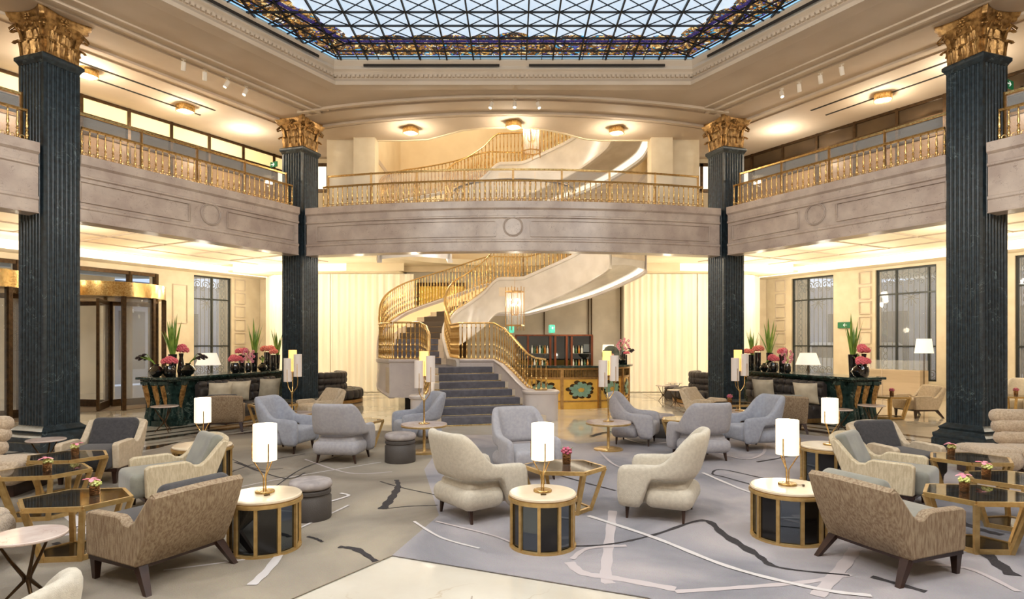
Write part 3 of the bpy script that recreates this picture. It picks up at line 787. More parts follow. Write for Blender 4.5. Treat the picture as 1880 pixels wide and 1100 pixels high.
def make_column():
    root = empty('fluted_column'); tag(root, None, 'column'); h = CS / 2
    mb = MB(); mb.prism(flute_plan(CS), .42, 6.72); mb.box((0, 0, 3.5), (CS - .06, CS - .06, 6.4)); mb.build('shaft', green, root, smooth=35, fixn=True)
    mb = MB()
    def sq(prof):
        mb.sweep([(-h, -h), (h, -h), (h, h), (-h, h)], [(-o, z) for o, z in prof], closed=True)
    sq([(-.1, 0), (.16, 0), (.16, .14), (.14, .16), (.15, .20), (.15, .24), (.10, .27), (.07, .31), (.09, .35), (.05, .38), (.0, .43), (-.1, .43)])
    mb.build('base', green, root, smooth=35, fixn=True)
    mb = MB(); sq([(-.1, 6.70), (.0, 6.70), (.02, 6.74), (.05, 6.78), (.05, 6.83), (.02, 6.86), (-.1, 6.86)]); mb.build('necking', green, root, fixn=True)
    cap = MB()
    # bell
    cap.ring_loft([[(sx * hh, sy * hh, z) for sx, sy in ((-1, -1), (1, -1), (1, 1), (-1, 1))] for hh, z in ((h - .03, 6.85), (h - .05, 7.15), (h - .01, 7.35), (h + .06, 7.46))])
    # abacus with concave sides
    def aba(R, z):
        pts = []
        for k in range(4):
            a0 = pi / 4 + k * pi / 2; a1 = a0 + pi / 2; c0 = Vector((R * sqrt(2) * cos(a0), R * sqrt(2) * sin(a0))); c1 = Vector((R * sqrt(2) * cos(a1), R * sqrt(2) * sin(a1))); mid = (c0 + c1) / 2; nn = mid.normalized()
            d = (c1 - c0).normalized(); c0b = c0 + d * .05; c1b = c1 - d * .05
            for i in range(9):
                t = i / 8; q = c0b.lerp(c1b, t) - nn * (.11 * (1 - (2 * t - 1) ** 2)); pts.append((q.x, q.y, z))
        return pts
    cap.ring_loft([aba(.40, 7.43), aba(.43, 7.46), aba(.43, 7.50), aba(.455, 7.53), aba(.47, 7.595)])
    for k in range(4):
        a = k * pi / 2; o = Vector((cos(a), sin(a), 0)); l = Vector((-sin(a), cos(a), 0))
        for u in (-.19, 0, .19): leafmesh(cap, o * (h - .035) + l * u + Vector((0, 0, 6.86)), o, .27, .17, .11)
        for u in (-.10, .10): leafmesh(cap, o * (h - .045) + l * u + Vector((0, 0, 6.98)), o, .33, .17, .13)
        # rosette
        c = o * (h + .07) + Vector((0, 0, 7.49))
        for q in range(6):
            b = q * pi / 3; cap.rbox(c + l * .05 * cos(b) + Vector((0, 0, .05 * sin(b))), (.05, .05, .05), .024, 2)
        cap.rbox(c + o * .02, (.05, .05, .05), .024, 2)
        # inner volutes
        for sg in (-1, 1):
            pts = []
            for i in range(15):
                t = i / 14; an = t * 2.2 * pi; rr = .055 * (1 - .8 * t); pts.append(o * (h + .03 + .01 * t) + l * sg * (.075 + rr * cos(an)) + Vector((0, 0, 7.38 + rr * sin(an))))
            cap.tube(pts, [.014 * (1 - .4 * i / 14) for i in range(15)], 5)
            cap.tube([o * (h - .03) + l * sg * .16 + Vector((0, 0, 7.15)), o * (h) + l * sg * .14 + Vector((0, 0, 7.3)), o * (h + .03) + l * sg * .13 + Vector((0, 0, 7.38))], .016, 5)
        # corner volutes
        dg = Vector((cos(a + pi / 4), sin(a + pi / 4), 0)); R0 = (h) * sqrt(2) - .04
        leafmesh(cap, dg * (R0 - .01) + Vector((0, 0, 6.86)), dg, .29, .17, .12)
        leafmesh(cap, dg * (R0 - .02) + Vector((0, 0, 7.05)), dg, .28, .15, .16)
        for sg in (-.03, .03):
            lt = Vector((-dg.y, dg.x, 0)); pts = []
            for i in range(20):
                t = i / 19
                if t < .35: q = t / .35; pts.append(dg * (R0 - .02 + .12 * q * q) + lt * sg + Vector((0, 0, 7.1 + .3 * q)))
                else: q = (t - .35) / .65; an = pi / 2 + pi - q * 2.2 * 2 * pi * .8 - pi; rr = .062 * (1 - .75 * q); pts.append(dg * (R0 + .12 + rr * cos(pi / 2 + pi - an) * 1) + lt * sg + Vector((0, 0, 7.36 + rr * sin(an))))
            cap.tube(pts, .022, 6)
    cap.build('capital', gold_cap, root, smooth=50, fixn=True)
    return root
col0 = make_column()
def colpos(corner, s_):
    dR = Vector((sin(CA), cos(CA))); dLf = Vector((-cos(CA), sin(CA)))
    c = Vector((corner.x * -s_, corner.y)) if False else corner
    if s_ < 0: return Vector((corner.x, corner.y)) + (dR + dLf) * CS / 2
    return Vector((corner.x, corner.y)) + (Vector((-dR.x, dR.y)) + Vector((-dLf.x, dLf.y))) * CS / 2
for c, s_, lb in ((NL, -1, 'near left green marble fluted column with gilded leafy capital'), (FL, -1, 'far left green marble fluted column with gilded leafy capital, beside the staircase'),
                  (FR, 1, 'far right green marble fluted column with gilded leafy capital, beyond the bar'), (NR, 1, 'near right green marble fluted column with gilded leafy capital')):
    p = colpos(c, s_); dup(col0, (p.x, p.y, 0), -CA if s_ < 0 else CA, lb, 'green marble columns')

# ============================================================ GALLERY BALUSTRADES
def baluster_profile(H):
    k = H / .5
    return [(r * 1.3, z) for r, z in [(.022, 0), (.022, .03 * k), (.010, .045 * k), (.016, .07 * k), (.020, .10 * k), (.016, .14 * k), (.009, .17 * k), (.018, .185 * k), (.018, .20 * k), (.009, .215 * k), (.015, .25 * k), (.017, .28 * k), (.012, .36 * k), (.008, .43 * k), (.014, .45 * k), (.014, .465 * k), (.009, .48 * k), (.009, .5 * k)]]
bal_me = {}
def balusters(root, pts, H, m=brass, seg=8):
    key = (round(H, 2), m.name, seg)
    for p in pts:
        if key not in bal_me:
            mb = MB(); mb.lathe(baluster_profile(H), n=seg)
            o = mb.build('baluster', m, root, smooth=60); bal_me[key] = o.data
        else:
            o = bpy.data.objects.new('baluster', bal_me[key]); COL.objects.link(o); o.parent = root
        o.location = p
def resample(P, step):
    P = [Vector(p) for p in P]; L = [0]
    for a, b in zip(P[:-1], P[1:]): L.append(L[-1] + Vector((b.x - a.x, b.y - a.y)).length)
    n_ = max(1, round(L[-1] / step)); out = []; i = 0
    for k in range(n_ + 1):
        s = L[-1] * k / n_
        while i < len(P) - 2 and s > L[i + 1]: i += 1
        t = (s - L[i]) / max(1e-6, L[i + 1] - L[i]); out.append(P[i].lerp(P[i + 1], t))
    return out
handrail_prof = [(-.03, 0), (.03, 0), (.038, .018), (.028, .04), (0, .048), (-.028, .04), (-.038, .018)]
def gallery_rail(path, label, z=ZT, H=.5, step=.135, off=.06, hi=True, hidx=None):
    P = [Vector((p[0], p[1])) for p in path]; q = []
    for i, p in enumerate(P):
        d = (P[min(i + 1, len(P) - 1)] - P[max(i - 1, 0)]).normalized(); nn = Vector((-d.y, d.x)); q.append(Vector((p.x + nn.x * off, p.y + nn.y * off, z)))
    root = empty('gallery_balustrade', (0, 0, 0), 0, label, 'balustrade')
    R = resample(q, step); balusters(root, [tuple(p) for p in R[:100]], H)
    mb = MB(); mb.sweep([(p.x, p.y, z + H) for p in q], handrail_prof); mb.build('handrail', brass, root)
    mb = MB(); mb.sweep([(p.x, p.y, z) for p in q], [(-.03, 0), (.03, 0), (.03, .02), (-.03, .02)])
    for a, b in zip(R[:-1], R[1:]):     # low gilt cresting between the balusters
        m_ = (a + b) / 2; d = (b - a).normalized()
        mb.tube([(m_.x + d.x * .035 * cos(t), m_.y + d.y * .035 * cos(t), z + .055 + .035 * sin(t)) for t in [2 * pi * g / 8 for g in range(8)]], .008, 4, closed=True)
    mb.build('cresting', brass, root)
    if hi:
        in_ = []
        for i, p in enumerate(P):
            d = (P[min(i + 1, len(P) - 1)] - P[max(i - 1, 0)]).normalized(); nn = Vector((-d.y, d.x)); in_.append(Vector((p.x + nn.x * .28, p.y + nn.y * .28, 0)))
        mb = MB(); mb.sweep([(p.x, p.y, 6.10) for p in in_], [(-.02, 0), (.02, 0), (.02, .04), (-.02, .04)]); mb.build('upper_handrail', brass, root)
        mb = MB(); mb.sweep([(p.x, p.y, 5.2) for p in in_], [(-.004, 0), (.004, 0), (.004, .88), (-.004, .88)]); mb.build('glass_panel', glass, root)
        mb = MB()
        for p in resample(in_, 1.25): mb = MB(); mb.box((p.x, p.y, 5.6), (.05, .03, 1.1)); mb.build('post', tanbrass, root)
    return root
def nudge(path, a, b): # trim ends
    P = [Vector(p[:2]) for p in path]; P[0] = P[0] + (P[1] - P[0]).normalized() * a; P[-1] = P[-1] + (P[-2] - P[-1]).normalized() * b
    return [(p.x, p.y) for p in P]
gallery_rail(nudge(side_path, .06, .14), 'brass balustrade of the left gallery between the two left columns')
gallery_rail(mir(list(reversed(nudge(side_path, .06, .14)))), 'brass balustrade of the right gallery between the two right columns')
gallery_rail(center_path[1:-1], 'brass balustrade curving across the centre gallery between the far columns')
gallery_rail(nudge(near_path, 1.5, .14), 'brass balustrade cut by the left picture edge, left of the near left column')
gallery_rail(mir(list(reversed(nudge(near_path, 1.5, .14)))), 'brass balustrade cut by the right picture edge, right of the near right column')
# guard round the stair well on the gallery
gp = [(1.62 * cos(radians(a)), 16.6 + 1.35 * sin(radians(a))) for a in range(190, 351, 8)]
root = empty('stairwell_guard', (0, 0, 0), 0, 'curved brass guard rail around the stairwell on the gallery', 'balustrade')
q = [Vector((p[0] + .05, p[1], 5.0)) for p in reversed(gp)]
balusters(root, [tuple(p) for p in resample(q, .13)], .9)
mb = MB(); mb.sweep([(p.x, p.y, 5.9) for p in q], handrail_prof); mb.build('handrail', bronze, root)
# ============================================================ STAIRCASE
KT = [(-3, -3.2, 16.0, -1.39, 16.4), (-1.5, -3.68, 16.8, -1.56, 17.1), (0, -3.9, 17.75, -1.75, 17.8), (1, -3.98, 18.1, -1.86, 18.15), (3, -4.07, 18.75, -2.02, 18.7),
      (5, -4.02, 19.6, -2.03, 19.24), (7, -3.68, 20.5, -1.84, 19.69), (8.5, -3.17, 21.2, -1.46, 20.0), (10.5, -2.23, 21.85, -.98, 20.16), (13, -.9, 22.2, -.48, 20.2),
      (14.5, .5, 22.3, .32, 20.12), (16, 1.6, 22.1, .98, 20.05), (18, 2.9, 21.55, 1.85, 19.85), (20, 3.85, 20.8, 2.55, 19.4), (21.5, 4.35, 20.0, 2.95, 18.9), (25, 4.4, 18.3, 3.15, 17.6)]
def catmull(k, c):
    K = [r[0] for r in KT]; V = [r[c] for r in KT]; i = 0
    while i < len(K) - 2 and k > K[i + 1]: i += 1
    t = (k - K[i]) / (K[i + 1] - K[i]); h = K[i + 1] - K[i]
    m0 = (V[i + 1] - V[i - 1]) / (K[i + 1] - K[i - 1]) if i > 0 else (V[1] - V[0]) / (K[1] - K[0])
    m1 = (V[i + 2] - V[i]) / (K[i + 2] - K[i]) if i < len(K) - 2 else (V[-1] - V[-2]) / (K[-1] - K[-2])
    return (2 * t ** 3 - 3 * t * t + 1) * V[i] + (t ** 3 - 2 * t * t + t) * h * m0 + (-2 * t ** 3 + 3 * t * t) * V[i + 1] + (t ** 3 - t * t) * h * m1
def OUT(k): return Vector((catmull(k, 1), catmull(k, 2)))
def INN(k): return Vector((catmull(k, 3), catmull(k, 4)))
def zf(k):
    if k <= 0: return 1.225
    if k <= 13: return 1.225 + .19 * k
    if k <= 14.5: return 3.695
    return 3.695 + (k - 14.5) * (1.305 / 7)
def frange(a, b, n): return [a + (b - a) * i / n for i in range(n + 1)]
stone_st = mat('ivory marble steps', S(220, 206, 184), .25, col2=S(206, 190, 168), scale=3)
pinkplaster = mat('rosy grey marble', S(206, 196, 190), .3, col2=S(192, 181, 177), scale=2, veins=(S(150, 140, 140), .006), vscale=3)
glowrise = mat('self glowing ivory wall', S(236, 216, 176), .5, emit=S(255, 214, 140), estr=.35)  # emission stands in for light falling on the stringer face

def DEP(k, dz):
    if dz: return .85
    if k <= 0: return lerp(.45, .80, min(1, -k / 3))
    return lerp(.45, .85, min(1, k / 5))
def CAPX(k): return .12 * max(0, min(1, k / 3))
def ribbon(root, k0, k1, dz, seg, depth=.85):
    ks = frange(k0, k1, seg)
    for side, nm in ((0, 'outer_stringer'), (1, 'inner_stringer')):
        rings = []
        for k in ks:
            o, i = OUT(k), INN(k); n_ = (o - i).normalized(); z = zf(k) + dz
            p = o if side == 0 else i; sg = 1 if side == 0 else -1; w_ = n_ * sg
            b = z - DEP(k, dz)
            z += CAPX(k); prof_ = [(-.12, b), (.02, b), (.03, b + .04), (.0, b + .1), (.0, z + .10), (.03, z + .12), (.04, z + .17), (.03, z + .22), (-.13, z + .22), (-.15, z + .19), (-.12, z + .12)]
            rings.append([(p.x + w_.x * q, p.y + w_.y * q, zz) for q, zz in prof_])
        mb = MB(); mb.ring_loft(rings); mb.build(nm, whitewall if side or dz else pinkplaster, root, smooth=35, fixn=True)
    mb = MB(); mb.ring_loft([[(q.x, q.y, zf(k) + dz - .1), (q.x, q.y, zf(k) + dz + .09 + CAPX(k))] for k in ks for q in [OUT(k) - (OUT(k) - INN(k)).normalized() * .125]], closed_ring=False); mb.build('painted_glow_lining', glowrise, root)  # added strip, glowing in place of light on the stringer's inner face
    rings = []
    for k in ks:
        o, i = OUT(k), INN(k); n_ = (o - i).normalized(); z = zf(k) + dz
        a, b = i + n_ * .05, o - n_ * .05
        rings.append([(lerp(a.x, b.x, t), lerp(a.y, b.y, t), z - DEP(k, dz) + .1 + .08 * sin(pi * t)) for t in (0, .15, .4, .6, .8, .9, 1)] + [(b.x, b.y, z - .22), (a.x, a.y, z - .22)])
    mb = MB(); mb.ring_loft(rings); mb.build('soffit', whitewall, root, smooth=35, fixn=True)
    mb = MB(); r2 = []
    for k in ks:
        if k < 8.5: continue
        o, i = OUT(k), INN(k); n_ = (o - i).normalized(); z = zf(k) + dz - depth + .085
        a, b = o - n_ * .42, o - n_ * .14; r2.append([(a.x, a.y, z + .035), (b.x, b.y, z - .0)])
    if len(r2) > 1: mb.ring_loft(r2, closed_ring=False); mb.build('cove_light', cove, root)
def flight(root, kk, dz, rise, zfun):
    for k in kk:
        o0, i0, o1, i1 = OUT(k), INN(k), OUT(k + 1.02), INN(k + 1.02); z = zfun(k) + dz
        def e(o, i): n_ = (o - i).normalized(); return i + n_ * .1, o - n_ * .1
        a0, b0 = e(o0, i0); a1, b1 = e(o1, i1)
        mb = MB(); mb.prism([a0, b0, b1, a1], z - rise - .1, z); mb.build('step', stone_st, root, smooth=0, fixn=True)
        d = (b0 - a0); f0 = d.normalized() * .16; nn = Vector((-f0.y, f0.x)).normalized() * .012
        c0, c1, c2, c3 = a0 + f0, b0 - f0 * 2.1, b1 - f0 * 2.1, a1 + f0
        s_ = 1 if (a0 - a1).dot(nn) > 0 else -1; nn = nn * s_
        mb = MB(); mb.add([(c0.x + nn.x, c0.y + nn.y, z - rise), (c1.x + nn.x, c1.y + nn.y, z - rise), (c1.x + nn.x, c1.y + nn.y, z + .012), (c0.x + nn.x, c0.y + nn.y, z + .012), (c2.x, c2.y, z + .012), (c3.x, c3.y, z + .012)], [(0, 1, 2, 3), (3, 2, 4, 5)])
        mb.build('runner', runner_b if k > 4 else runner, root, smooth=0)
        rd = MB(); rd.tube([(c0.x + nn.x * 1.6, c0.y + nn.y * 1.6, z - rise + .022), (c1.x + nn.x * 1.6, c1.y + nn.y * 1.6, z - rise + .022)], .011, 5); rd.build('stair_rod', brass, root)
st = empty('staircase', (0, 0, 0), 0, 'sweeping curved marble staircase with grey carpet runner rising to the gallery', 'staircase')
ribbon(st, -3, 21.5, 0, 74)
flight(st, range(1, 14), 0, .19, zf)
flight(st, [15.5 + i for i in range(6)], 0, .187, lambda k: zf(k))
mb = MB(); pl = [OUT(13.0), OUT(14), OUT(15.5), INN(15.5), INN(14), INN(13)]; mb.prism(pl, 3.4, 3.695); mb.build('landing', stone_st, st, fixn=True)
# first landing
mb = MB(); pl = [OUT(k) for k in (-3, -2, -1, 0, 1)] + [INN(k) for k in (1, 0, -1, -2, -3)] + [Vector((-.48, 16.45)), Vector((-2.1, 15.92))]
mb.prism(pl, .55, 1.225); mb.build('landing', stone_st, st, fixn=True)
mb = MB(); mb.prism([Vector((-2.05, 15.96)), Vector((-.55, 16.48)), Vector((-1.5, 16.55)), Vector((-1.95, 18.2)), Vector((-3.6, 18.0)), Vector((-3.3, 16.5)), Vector((-2.5, 16.1))], 1.225, 1.237); mb.build('runner', runner, st, smooth=0, fixn=True)
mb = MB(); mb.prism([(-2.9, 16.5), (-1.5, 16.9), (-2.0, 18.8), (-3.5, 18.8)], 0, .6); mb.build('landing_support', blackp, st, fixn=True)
# lower flight
LP = lambda j: Vector((lerp(-1.72, -2.05, j / 6), lerp(13.72, 15.9, j / 6)))
RP = lambda j: Vector((lerp(.78, -.40, (j / 6) ** .85), lerp(14.42, 16.42, j / 6)))
for j in range(7):
    z = .175 * (j + 1); a, b = LP(j), RP(j); c, d = RP(j + 1.4 if j < 6 else 6.3), LP(j + 1.4 if j < 6 else 6.3)
    dirv = (b - a).normalized(); a2, b2 = a - dirv * .08, b + dirv * .0
    mb = MB(); mb.prism([a2, b2, c, d], max(0, z - .35), z); mb.build('step', stone_st, st, smooth=0, fixn=True, bevel=.008)
    nn = Vector((dirv.y, -dirv.x)) * .014; p, q = a + dirv * .12, b - dirv * .16
    p1, q1 = LP(j + 1) + dirv * .12, RP(j + 1) - dirv * .16
    rn = MB(); rn.add([(p.x + nn.x, p.y + nn.y, z - .172), (q.x + nn.x, q.y + nn.y, z - .172), (q.x + nn.x, q.y + nn.y, z + .006), (q.x, q.y, z + .014), (q1.x, q1.y, z + .014), (p1.x, p1.y, z + .014), (p.x, p.y, z + .014), (p.x + nn.x, p.y + nn.y, z + .006)],
                      [(0, 1, 2, 7), (7, 2, 3, 6), (6, 3, 4, 5)])
    rn.build('runner', runner, st, smooth=0)
    rd = MB(); y_ = nn * 1.8; rd.tube([(a.x + y_.x, a.y + y_.y, z - .165), (b.x + y_.x - dirv.x * .1, b.y + y_.y - dirv.y * .1, z - .158)], .013, 6); rd.build('stair_rod', brass, st)
# side walls of the lower flight
RW = [(-1.42, 16.42, 1.445), (-.50, 16.47, 1.445), (-.22, 16.1, 1.32), (.0, 15.7, 1.13), (.2, 15.3, .93), (.36, 15.02, .78), (.55, 14.92, .72), (.8, 14.93, .72)]
LW = [(-3.2, 16.02, 1.445), (-2.42, 16.0, 1.445), (-2.2, 15.6, 1.38), (-2.06, 15.1, 1.2), (-1.98, 14.5, .95), (-1.95, 14.05, .78), (-1.95, 13.7, .72)]
for nm, WP, th, m_ in (('right_wall', RW, .12, glowrise), ('left_wall', LW, .12, pinkplaster)):
    rings = []
    for i, p in enumerate(WP):
        a = Vector(WP[max(0, i - 1)][:2]); b = Vector(WP[min(len(WP) - 1, i + 1)][:2]); d = (b - a).normalized(); n_ = Vector((-d.y, d.x))
        bot = .45 if (nm == 'left_wall' and i < 2) else 0.
        pr_ = [(-.09, bot), (.09, bot), (.09, p[2] - .1), (.13, p[2] - .07), (.14, p[2] - .03), (.11, p[2]), (-.11, p[2]), (-.14, p[2] - .03), (-.13, p[2] - .07), (-.09, p[2] - .1)]
        rings.append([(p[0] + n_.x * o, p[1] + n_.y * o, z) for o, z in pr_])
    mb = MB(); mb.ring_loft(rings); mb.build('side_wall', pinkplaster, st, smooth=35, fixn=True)
def rpoly(cx, cy, hx, hy, r, rz=0, n=6):
    out = []
    for qx, qy, a0 in ((1, -1, -90), (1, 1, 0), (-1, 1, 90), (-1, -1, 180)):
        for i in range(n + 1):
            a = radians(a0 + 90 * i / n); x, y = qx * (hx - r) + r * cos(a), qy * (hy - r) + r * sin(a)
            out.append((cx + x * cos(rz) - y * sin(rz), cy + x * sin(rz) + y * cos(rz)))
    return out
for c in ((.665, 15.02, .41, .33, .2, .15), (-1.97, 13.62, .29, .28, .16, .1)):
    mb = MB(); pp = rpoly(*c); mb.prism(pp, 0, .66)
    mb.sweep(pp, [(.05, .64), (-.02, .64), (-.035, .66), (-.035, .70), (-.01, .72), (.2, .72)], closed=True); mb.prism(rpoly(c[0], c[1], c[2] - .1, c[3] - .1, .1, c[5]), .6, .719)
    mb.build('pedestal', pinkplaster, st, smooth=40, fixn=True)
# balustrades of the stair
def stair_rail(name, label, P, step=.15, H=.93, seg=7, m=brass):
    """P: points on the cap; H rail height (may be per point)"""
    r = empty(name, (0, 0, 0), 0, label, 'balustrade')
    hs = H if isinstance(H, list) else [H] * len(P)
    Q = [Vector((p[0], p[1], p[2])) for p in P]; T = [Vector((p[0], p[1], p[2] + h)) for p, h in zip(P, hs)]
    R = resample(Q, step)[:100]; RT = resample(T, step)[:100]
    hm = sum(hs) / len(hs)
    key = (round(hm, 2), m.name, seg)
    for a, b in zip(R, RT):
        if key not in bal_me:
            mb = MB(); mb.lathe(baluster_profile(hm), n=seg); o = mb.build('baluster', m, r, smooth=60); bal_me[key] = o.data
        else: o = bpy.data.objects.new('baluster', bal_me[key]); COL.objects.link(o); o.parent = r
        o.location = a; o.scale = (1, 1, (b.z - a.z) / hm)
    rings = []
    for i, p in enumerate(T):
        d = (T[min(i + 1, len(T) - 1)] - T[max(0, i - 1)]); n_ = Vector((-d.y, d.x, 0)).normalized()
        rings.append([(p.x + n_.x * o, p.y + n_.y * o, p.z + z) for o, z in handrail_prof])
    mb = MB(); mb.ring_loft(rings); mb.build('handrail', brass, r, smooth=50, fixn=True)
    mb = MB(); rings = []
    for i, p in enumerate(Q):
        d = (Q[min(i + 1, len(Q) - 1)] - Q[max(0, i - 1)]); n_ = Vector((-d.y, d.x, 0)).normalized()
        rings.append([(p.x + n_.x * o, p.y + n_.y * o, p.z + z) for o, z in ((-.025, 0), (.025, 0), (.025, .018), (-.025, .018))])
    mb.ring_loft(rings); mb.build('bottom_rail', brass, r, fixn=True)
    return r
def edge(f, k0, k1, n_, dz=0, ins=.05):
    out = []
    for k in frange(k0, k1, n_):
        o, i = OUT(k), INN(k); w_ = (o - i).normalized(); p = (o - w_ * ins) if f == 'o' else (i + w_ * ins)
        out.append((p.x, p.y, zf(k) + .22 + dz + CAPX(k)))
    return out
rp = list(reversed([(.98, 14.95, .72)] and RW[1:])); lp = list(reversed(LW[1:]))
lp2 = [(p[0], p[1], p[2]) for p in lp] + [(-2.8, 16.02, 1.445), (-3.12, 16.05, 1.445)]
def hlist(P, n0): return [lerp(.72, .93, min(1, i / n0)) for i in range(len(P))]
P = lp2; stair_rail('stair_balustrade', 'brass balustrade at the left foot of the staircase, curving down to the left pedestal', P, .115, hlist(P, 5))
P = edge('o', -2.9, 14.5, 46); stair_rail('stair_balustrade', 'brass outer balustrade sweeping round the left side of the staircase', P, .118)
P = rp + [(-1.0, 16.46, 1.445)] + edge('i', -3, 14.5, 46); stair_rail('stair_balustrade', 'brass inner balustrade on the right of the staircase, beside the bar', P, .12, hlist(P, 6))
stair_rail('stair_balustrade', 'brass outer balustrade of the last run of stairs just below the gallery floor', edge('o', 14.5, 21.5, 20), .16)
stair_rail('stair_balustrade', 'brass inner balustrade of the last run of stairs just below the gallery floor', edge('i', 14.5, 21.5, 16), .14)
# upper flight above the gallery
DZ = 3.775
su = empty('upper_staircase', (0, 0, 0), 0, 'upper curved white staircase flight rising from the gallery into the ceiling opening', 'staircase')
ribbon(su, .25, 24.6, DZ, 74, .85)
flight(su, range(1, 14), DZ, .19, zf)
mb = MB(); mb.prism([OUT(13.0), OUT(14), OUT(15.5), INN(15.5), INN(14), INN(13)], 3.4 + DZ, 3.695 + DZ); mb.build('landing', stone_st, su, fixn=True)
stair_rail('stair_balustrade', 'brass outer balustrade of the upper flight above the gallery', edge('o', .3, 14.5, 40, DZ), .14)
stair_rail('stair_balustrade', 'brass inner balustrade of the upper flight above the gallery', edge('i', .3, 19, 44, DZ), .12)
# gallery landings joining the flights
mb = MB()
mb.prism([(-4.7, 18.0), (-4.6, 16.2), (-3.5, 15.6), (-2.5, 15.5), (-1.75, 16.1), (-1.75, 18.0)][::-1], 4.8, 5.0)
mb.prism([(2.9, 18.9), (1.75, 17.6), (1.75, 16.1), (2.6, 15.5), (3.6, 15.6), (4.65, 16.4), (4.7, 20.0)], 4.8, 5.0)
struct('ceiling_landing', mb, plaster_l, fixn=True)

# ============================================================ LANTERNS
def make_lantern():
    r = empty('glass_lantern'); tag(r, None, 'lantern')
    mb = MB()
    for k in range(6):
        a = k * pi / 3; mb.tube([(.28 * cos(a), .28 * sin(a), -.1), (.28 * cos(a), .28 * sin(a), 1.2)], .012, 6)
    for z in (.05, 1.05):
        pts = [(.28 * cos(k * pi / 3), .28 * sin(k * pi / 3), z) for k in range(6)]
        for a, b in zip(pts, pts[1:] + pts[:1]): mb.bar(a, b, .02, .035)
    mb.tube([(0, 0, 1.05), (0, 0, 1.2)], .02, 6)
    for k in range(3): mb.tube([(0, 0, 1.05), (.28 * cos(k * 2 * pi / 3), .28 * sin(k * 2 * pi / 3), 1.05)], .01, 5)
    mb.build('frame', tanbrass, r)
    g = MB()
    for k in range(12):
        a = k * pi / 6; b = a + pi / 7
        g.add([(.25 * cos(a), .25 * sin(a), .06), (.25 * cos(b), .25 * sin(b), .06), (.25 * cos(b), .25 * sin(b), 1.04), (.25 * cos(a), .25 * sin(a), 1.04)], [(0, 1, 2, 3)])
    g.build('glass_rods', glass, r)
    c = MB(); b_ = MB()
    for k, (rr, z) in enumerate(((.12, .62), (.12, .78), (.12, .62), (.12, .78), (.12, .62), (.12, .78), (.03, .7))):
        a = k * pi / 3; x, y = rr * cos(a), rr * sin(a)
        c.tube([(x * .4, y * .4, .35), (x, y, .4), (x, y, z)], .012, 6); b_.rbox((x, y, z + .035), (.045, .045, .07), .022, 2)
    c.build('candle_arms', tanbrass, r); b_.build('bulbs', bulb, r)
    cb = MB(); cb.tube([(0, 0, 1.2), (0, 0, 4.2)], .006, 5); cb.build('cable', tanbrass, r)
    return r
lan = make_lantern()
dup(lan, (.05, 18.3, 2.34), .2, 'brass and glass lantern hanging in the stair opening above the bar', 'brass and glass lanterns')
dup(lan, (.55, 18.3, 7.5), .4, 'brass and glass lantern hanging high beside the upper staircase flight', 'brass and glass lanterns')

# ============================================================ BAR
def arcpts(a0, a1, n_, rx=2.12, ry=1.95, c=(1.45, 19.3)): return [(c[0] + rx * cos(radians(a)), c[1] + ry * sin(radians(a))) for a in frange(a0, a1, n_)]
bar = empty('curved_bar', (0, 0, 0), 0, 'curved bar counter with gold front panels and flower inlays', 'bar')
A0, A1 = -165, 0
mb = MB(); mb.sweep(arcpts(A0, A1, 40, 2.27, 2.1), [(-.0, 1.17), (.62, 1.17), (.62, 1.22), (0, 1.22)]); mb.build('counter_top', green_in, bar, fixn=True)
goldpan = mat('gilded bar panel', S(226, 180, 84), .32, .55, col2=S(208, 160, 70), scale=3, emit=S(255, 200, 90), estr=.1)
mb = MB(); mb.sweep(arcpts(A0, A1, 40), [(0, .0), (.5, .0), (.5, 1.17), (0, 1.17)]); mb.build('body', goldpan, bar, fixn=True)
mb = MB()
mb.sweep(arcpts(A0, A1, 40, 2.15, 1.98), [(0, .2), (.04, .2), (.04, .24), (0, .24)]); mb.sweep(arcpts(A0, A1, 40, 2.15, 1.98), [(0, .84), (.04, .84), (.04, .9), (0, .9)]); mb.sweep(arcpts(A0, A1, 40, 2.19, 2.02), [(0, 1.11), (.06, 1.11), (.06, 1.17), (0, 1.17)])
for a in (-150, -122, -92, -62, -34, -4):
    p = arcpts(a, a, 1, 2.14, 1.97)[0]; mb.box((p[0], p[1], .58), (.09, .09, 1.16), radians(a))
mb.build('bronze_frame', tanbrass, bar, fixn=True)
mb = MB()
for a in frange(A0 + 2, A1 - 2, 130):
    p = arcpts(a, a, 1, 2.13, 1.96)[0]; mb.tube([(p[0], p[1], .9), (p[0], p[1], 1.11)], .022, 6)
mb.build('fluted_glass_band', mat('amber fluted glass', S(150, 120, 80), .08, .5, col2=S(90, 66, 40), scale=9), bar)
teal = mat('sage enamel', S(128, 160, 138), .4, col2=S(112, 146, 124), scale=8)
for a in (-136, -107, -77, -48, -19):
    for q, (m_, sc, rot) in enumerate(((bronze, 1.0, .2), (teal, .8, 0))):
        mb = MB(); N_ = 11
        for j in range(N_):
            th = 2 * pi * j / N_ + rot; ln = (.36 + .06 * (j % 2)) * sc
            for tpx in range(1):
                pts = []
                for g in range(14):
                    t = 2 * pi * g / 14; lx = ln * .62 + ln * .38 * cos(t) if True else 0; ly = .078 * sc * sin(t) * (1 + .5 * cos(t))
                    u = (lx * cos(th) - ly * sin(th)) * 1.05; v = (lx * sin(th) + ly * cos(th)) * .68
                    aa = a + math.degrees(u / 2.05); p = arcpts(aa, aa, 1, 2.13 + .006 * q, 1.96 + .006 * q)[0]; pts.append((p[0], p[1], .54 + v))
                cx_ = [sum(p[i] for p in pts) / 14 for i in range(3)]
                mb.add([tuple(cx_)] + pts, [(0, 1 + g, 1 + (g + 1) % 14) for g in range(14)])
        mb.build('flower_inlay', m_, bar, smooth=0)
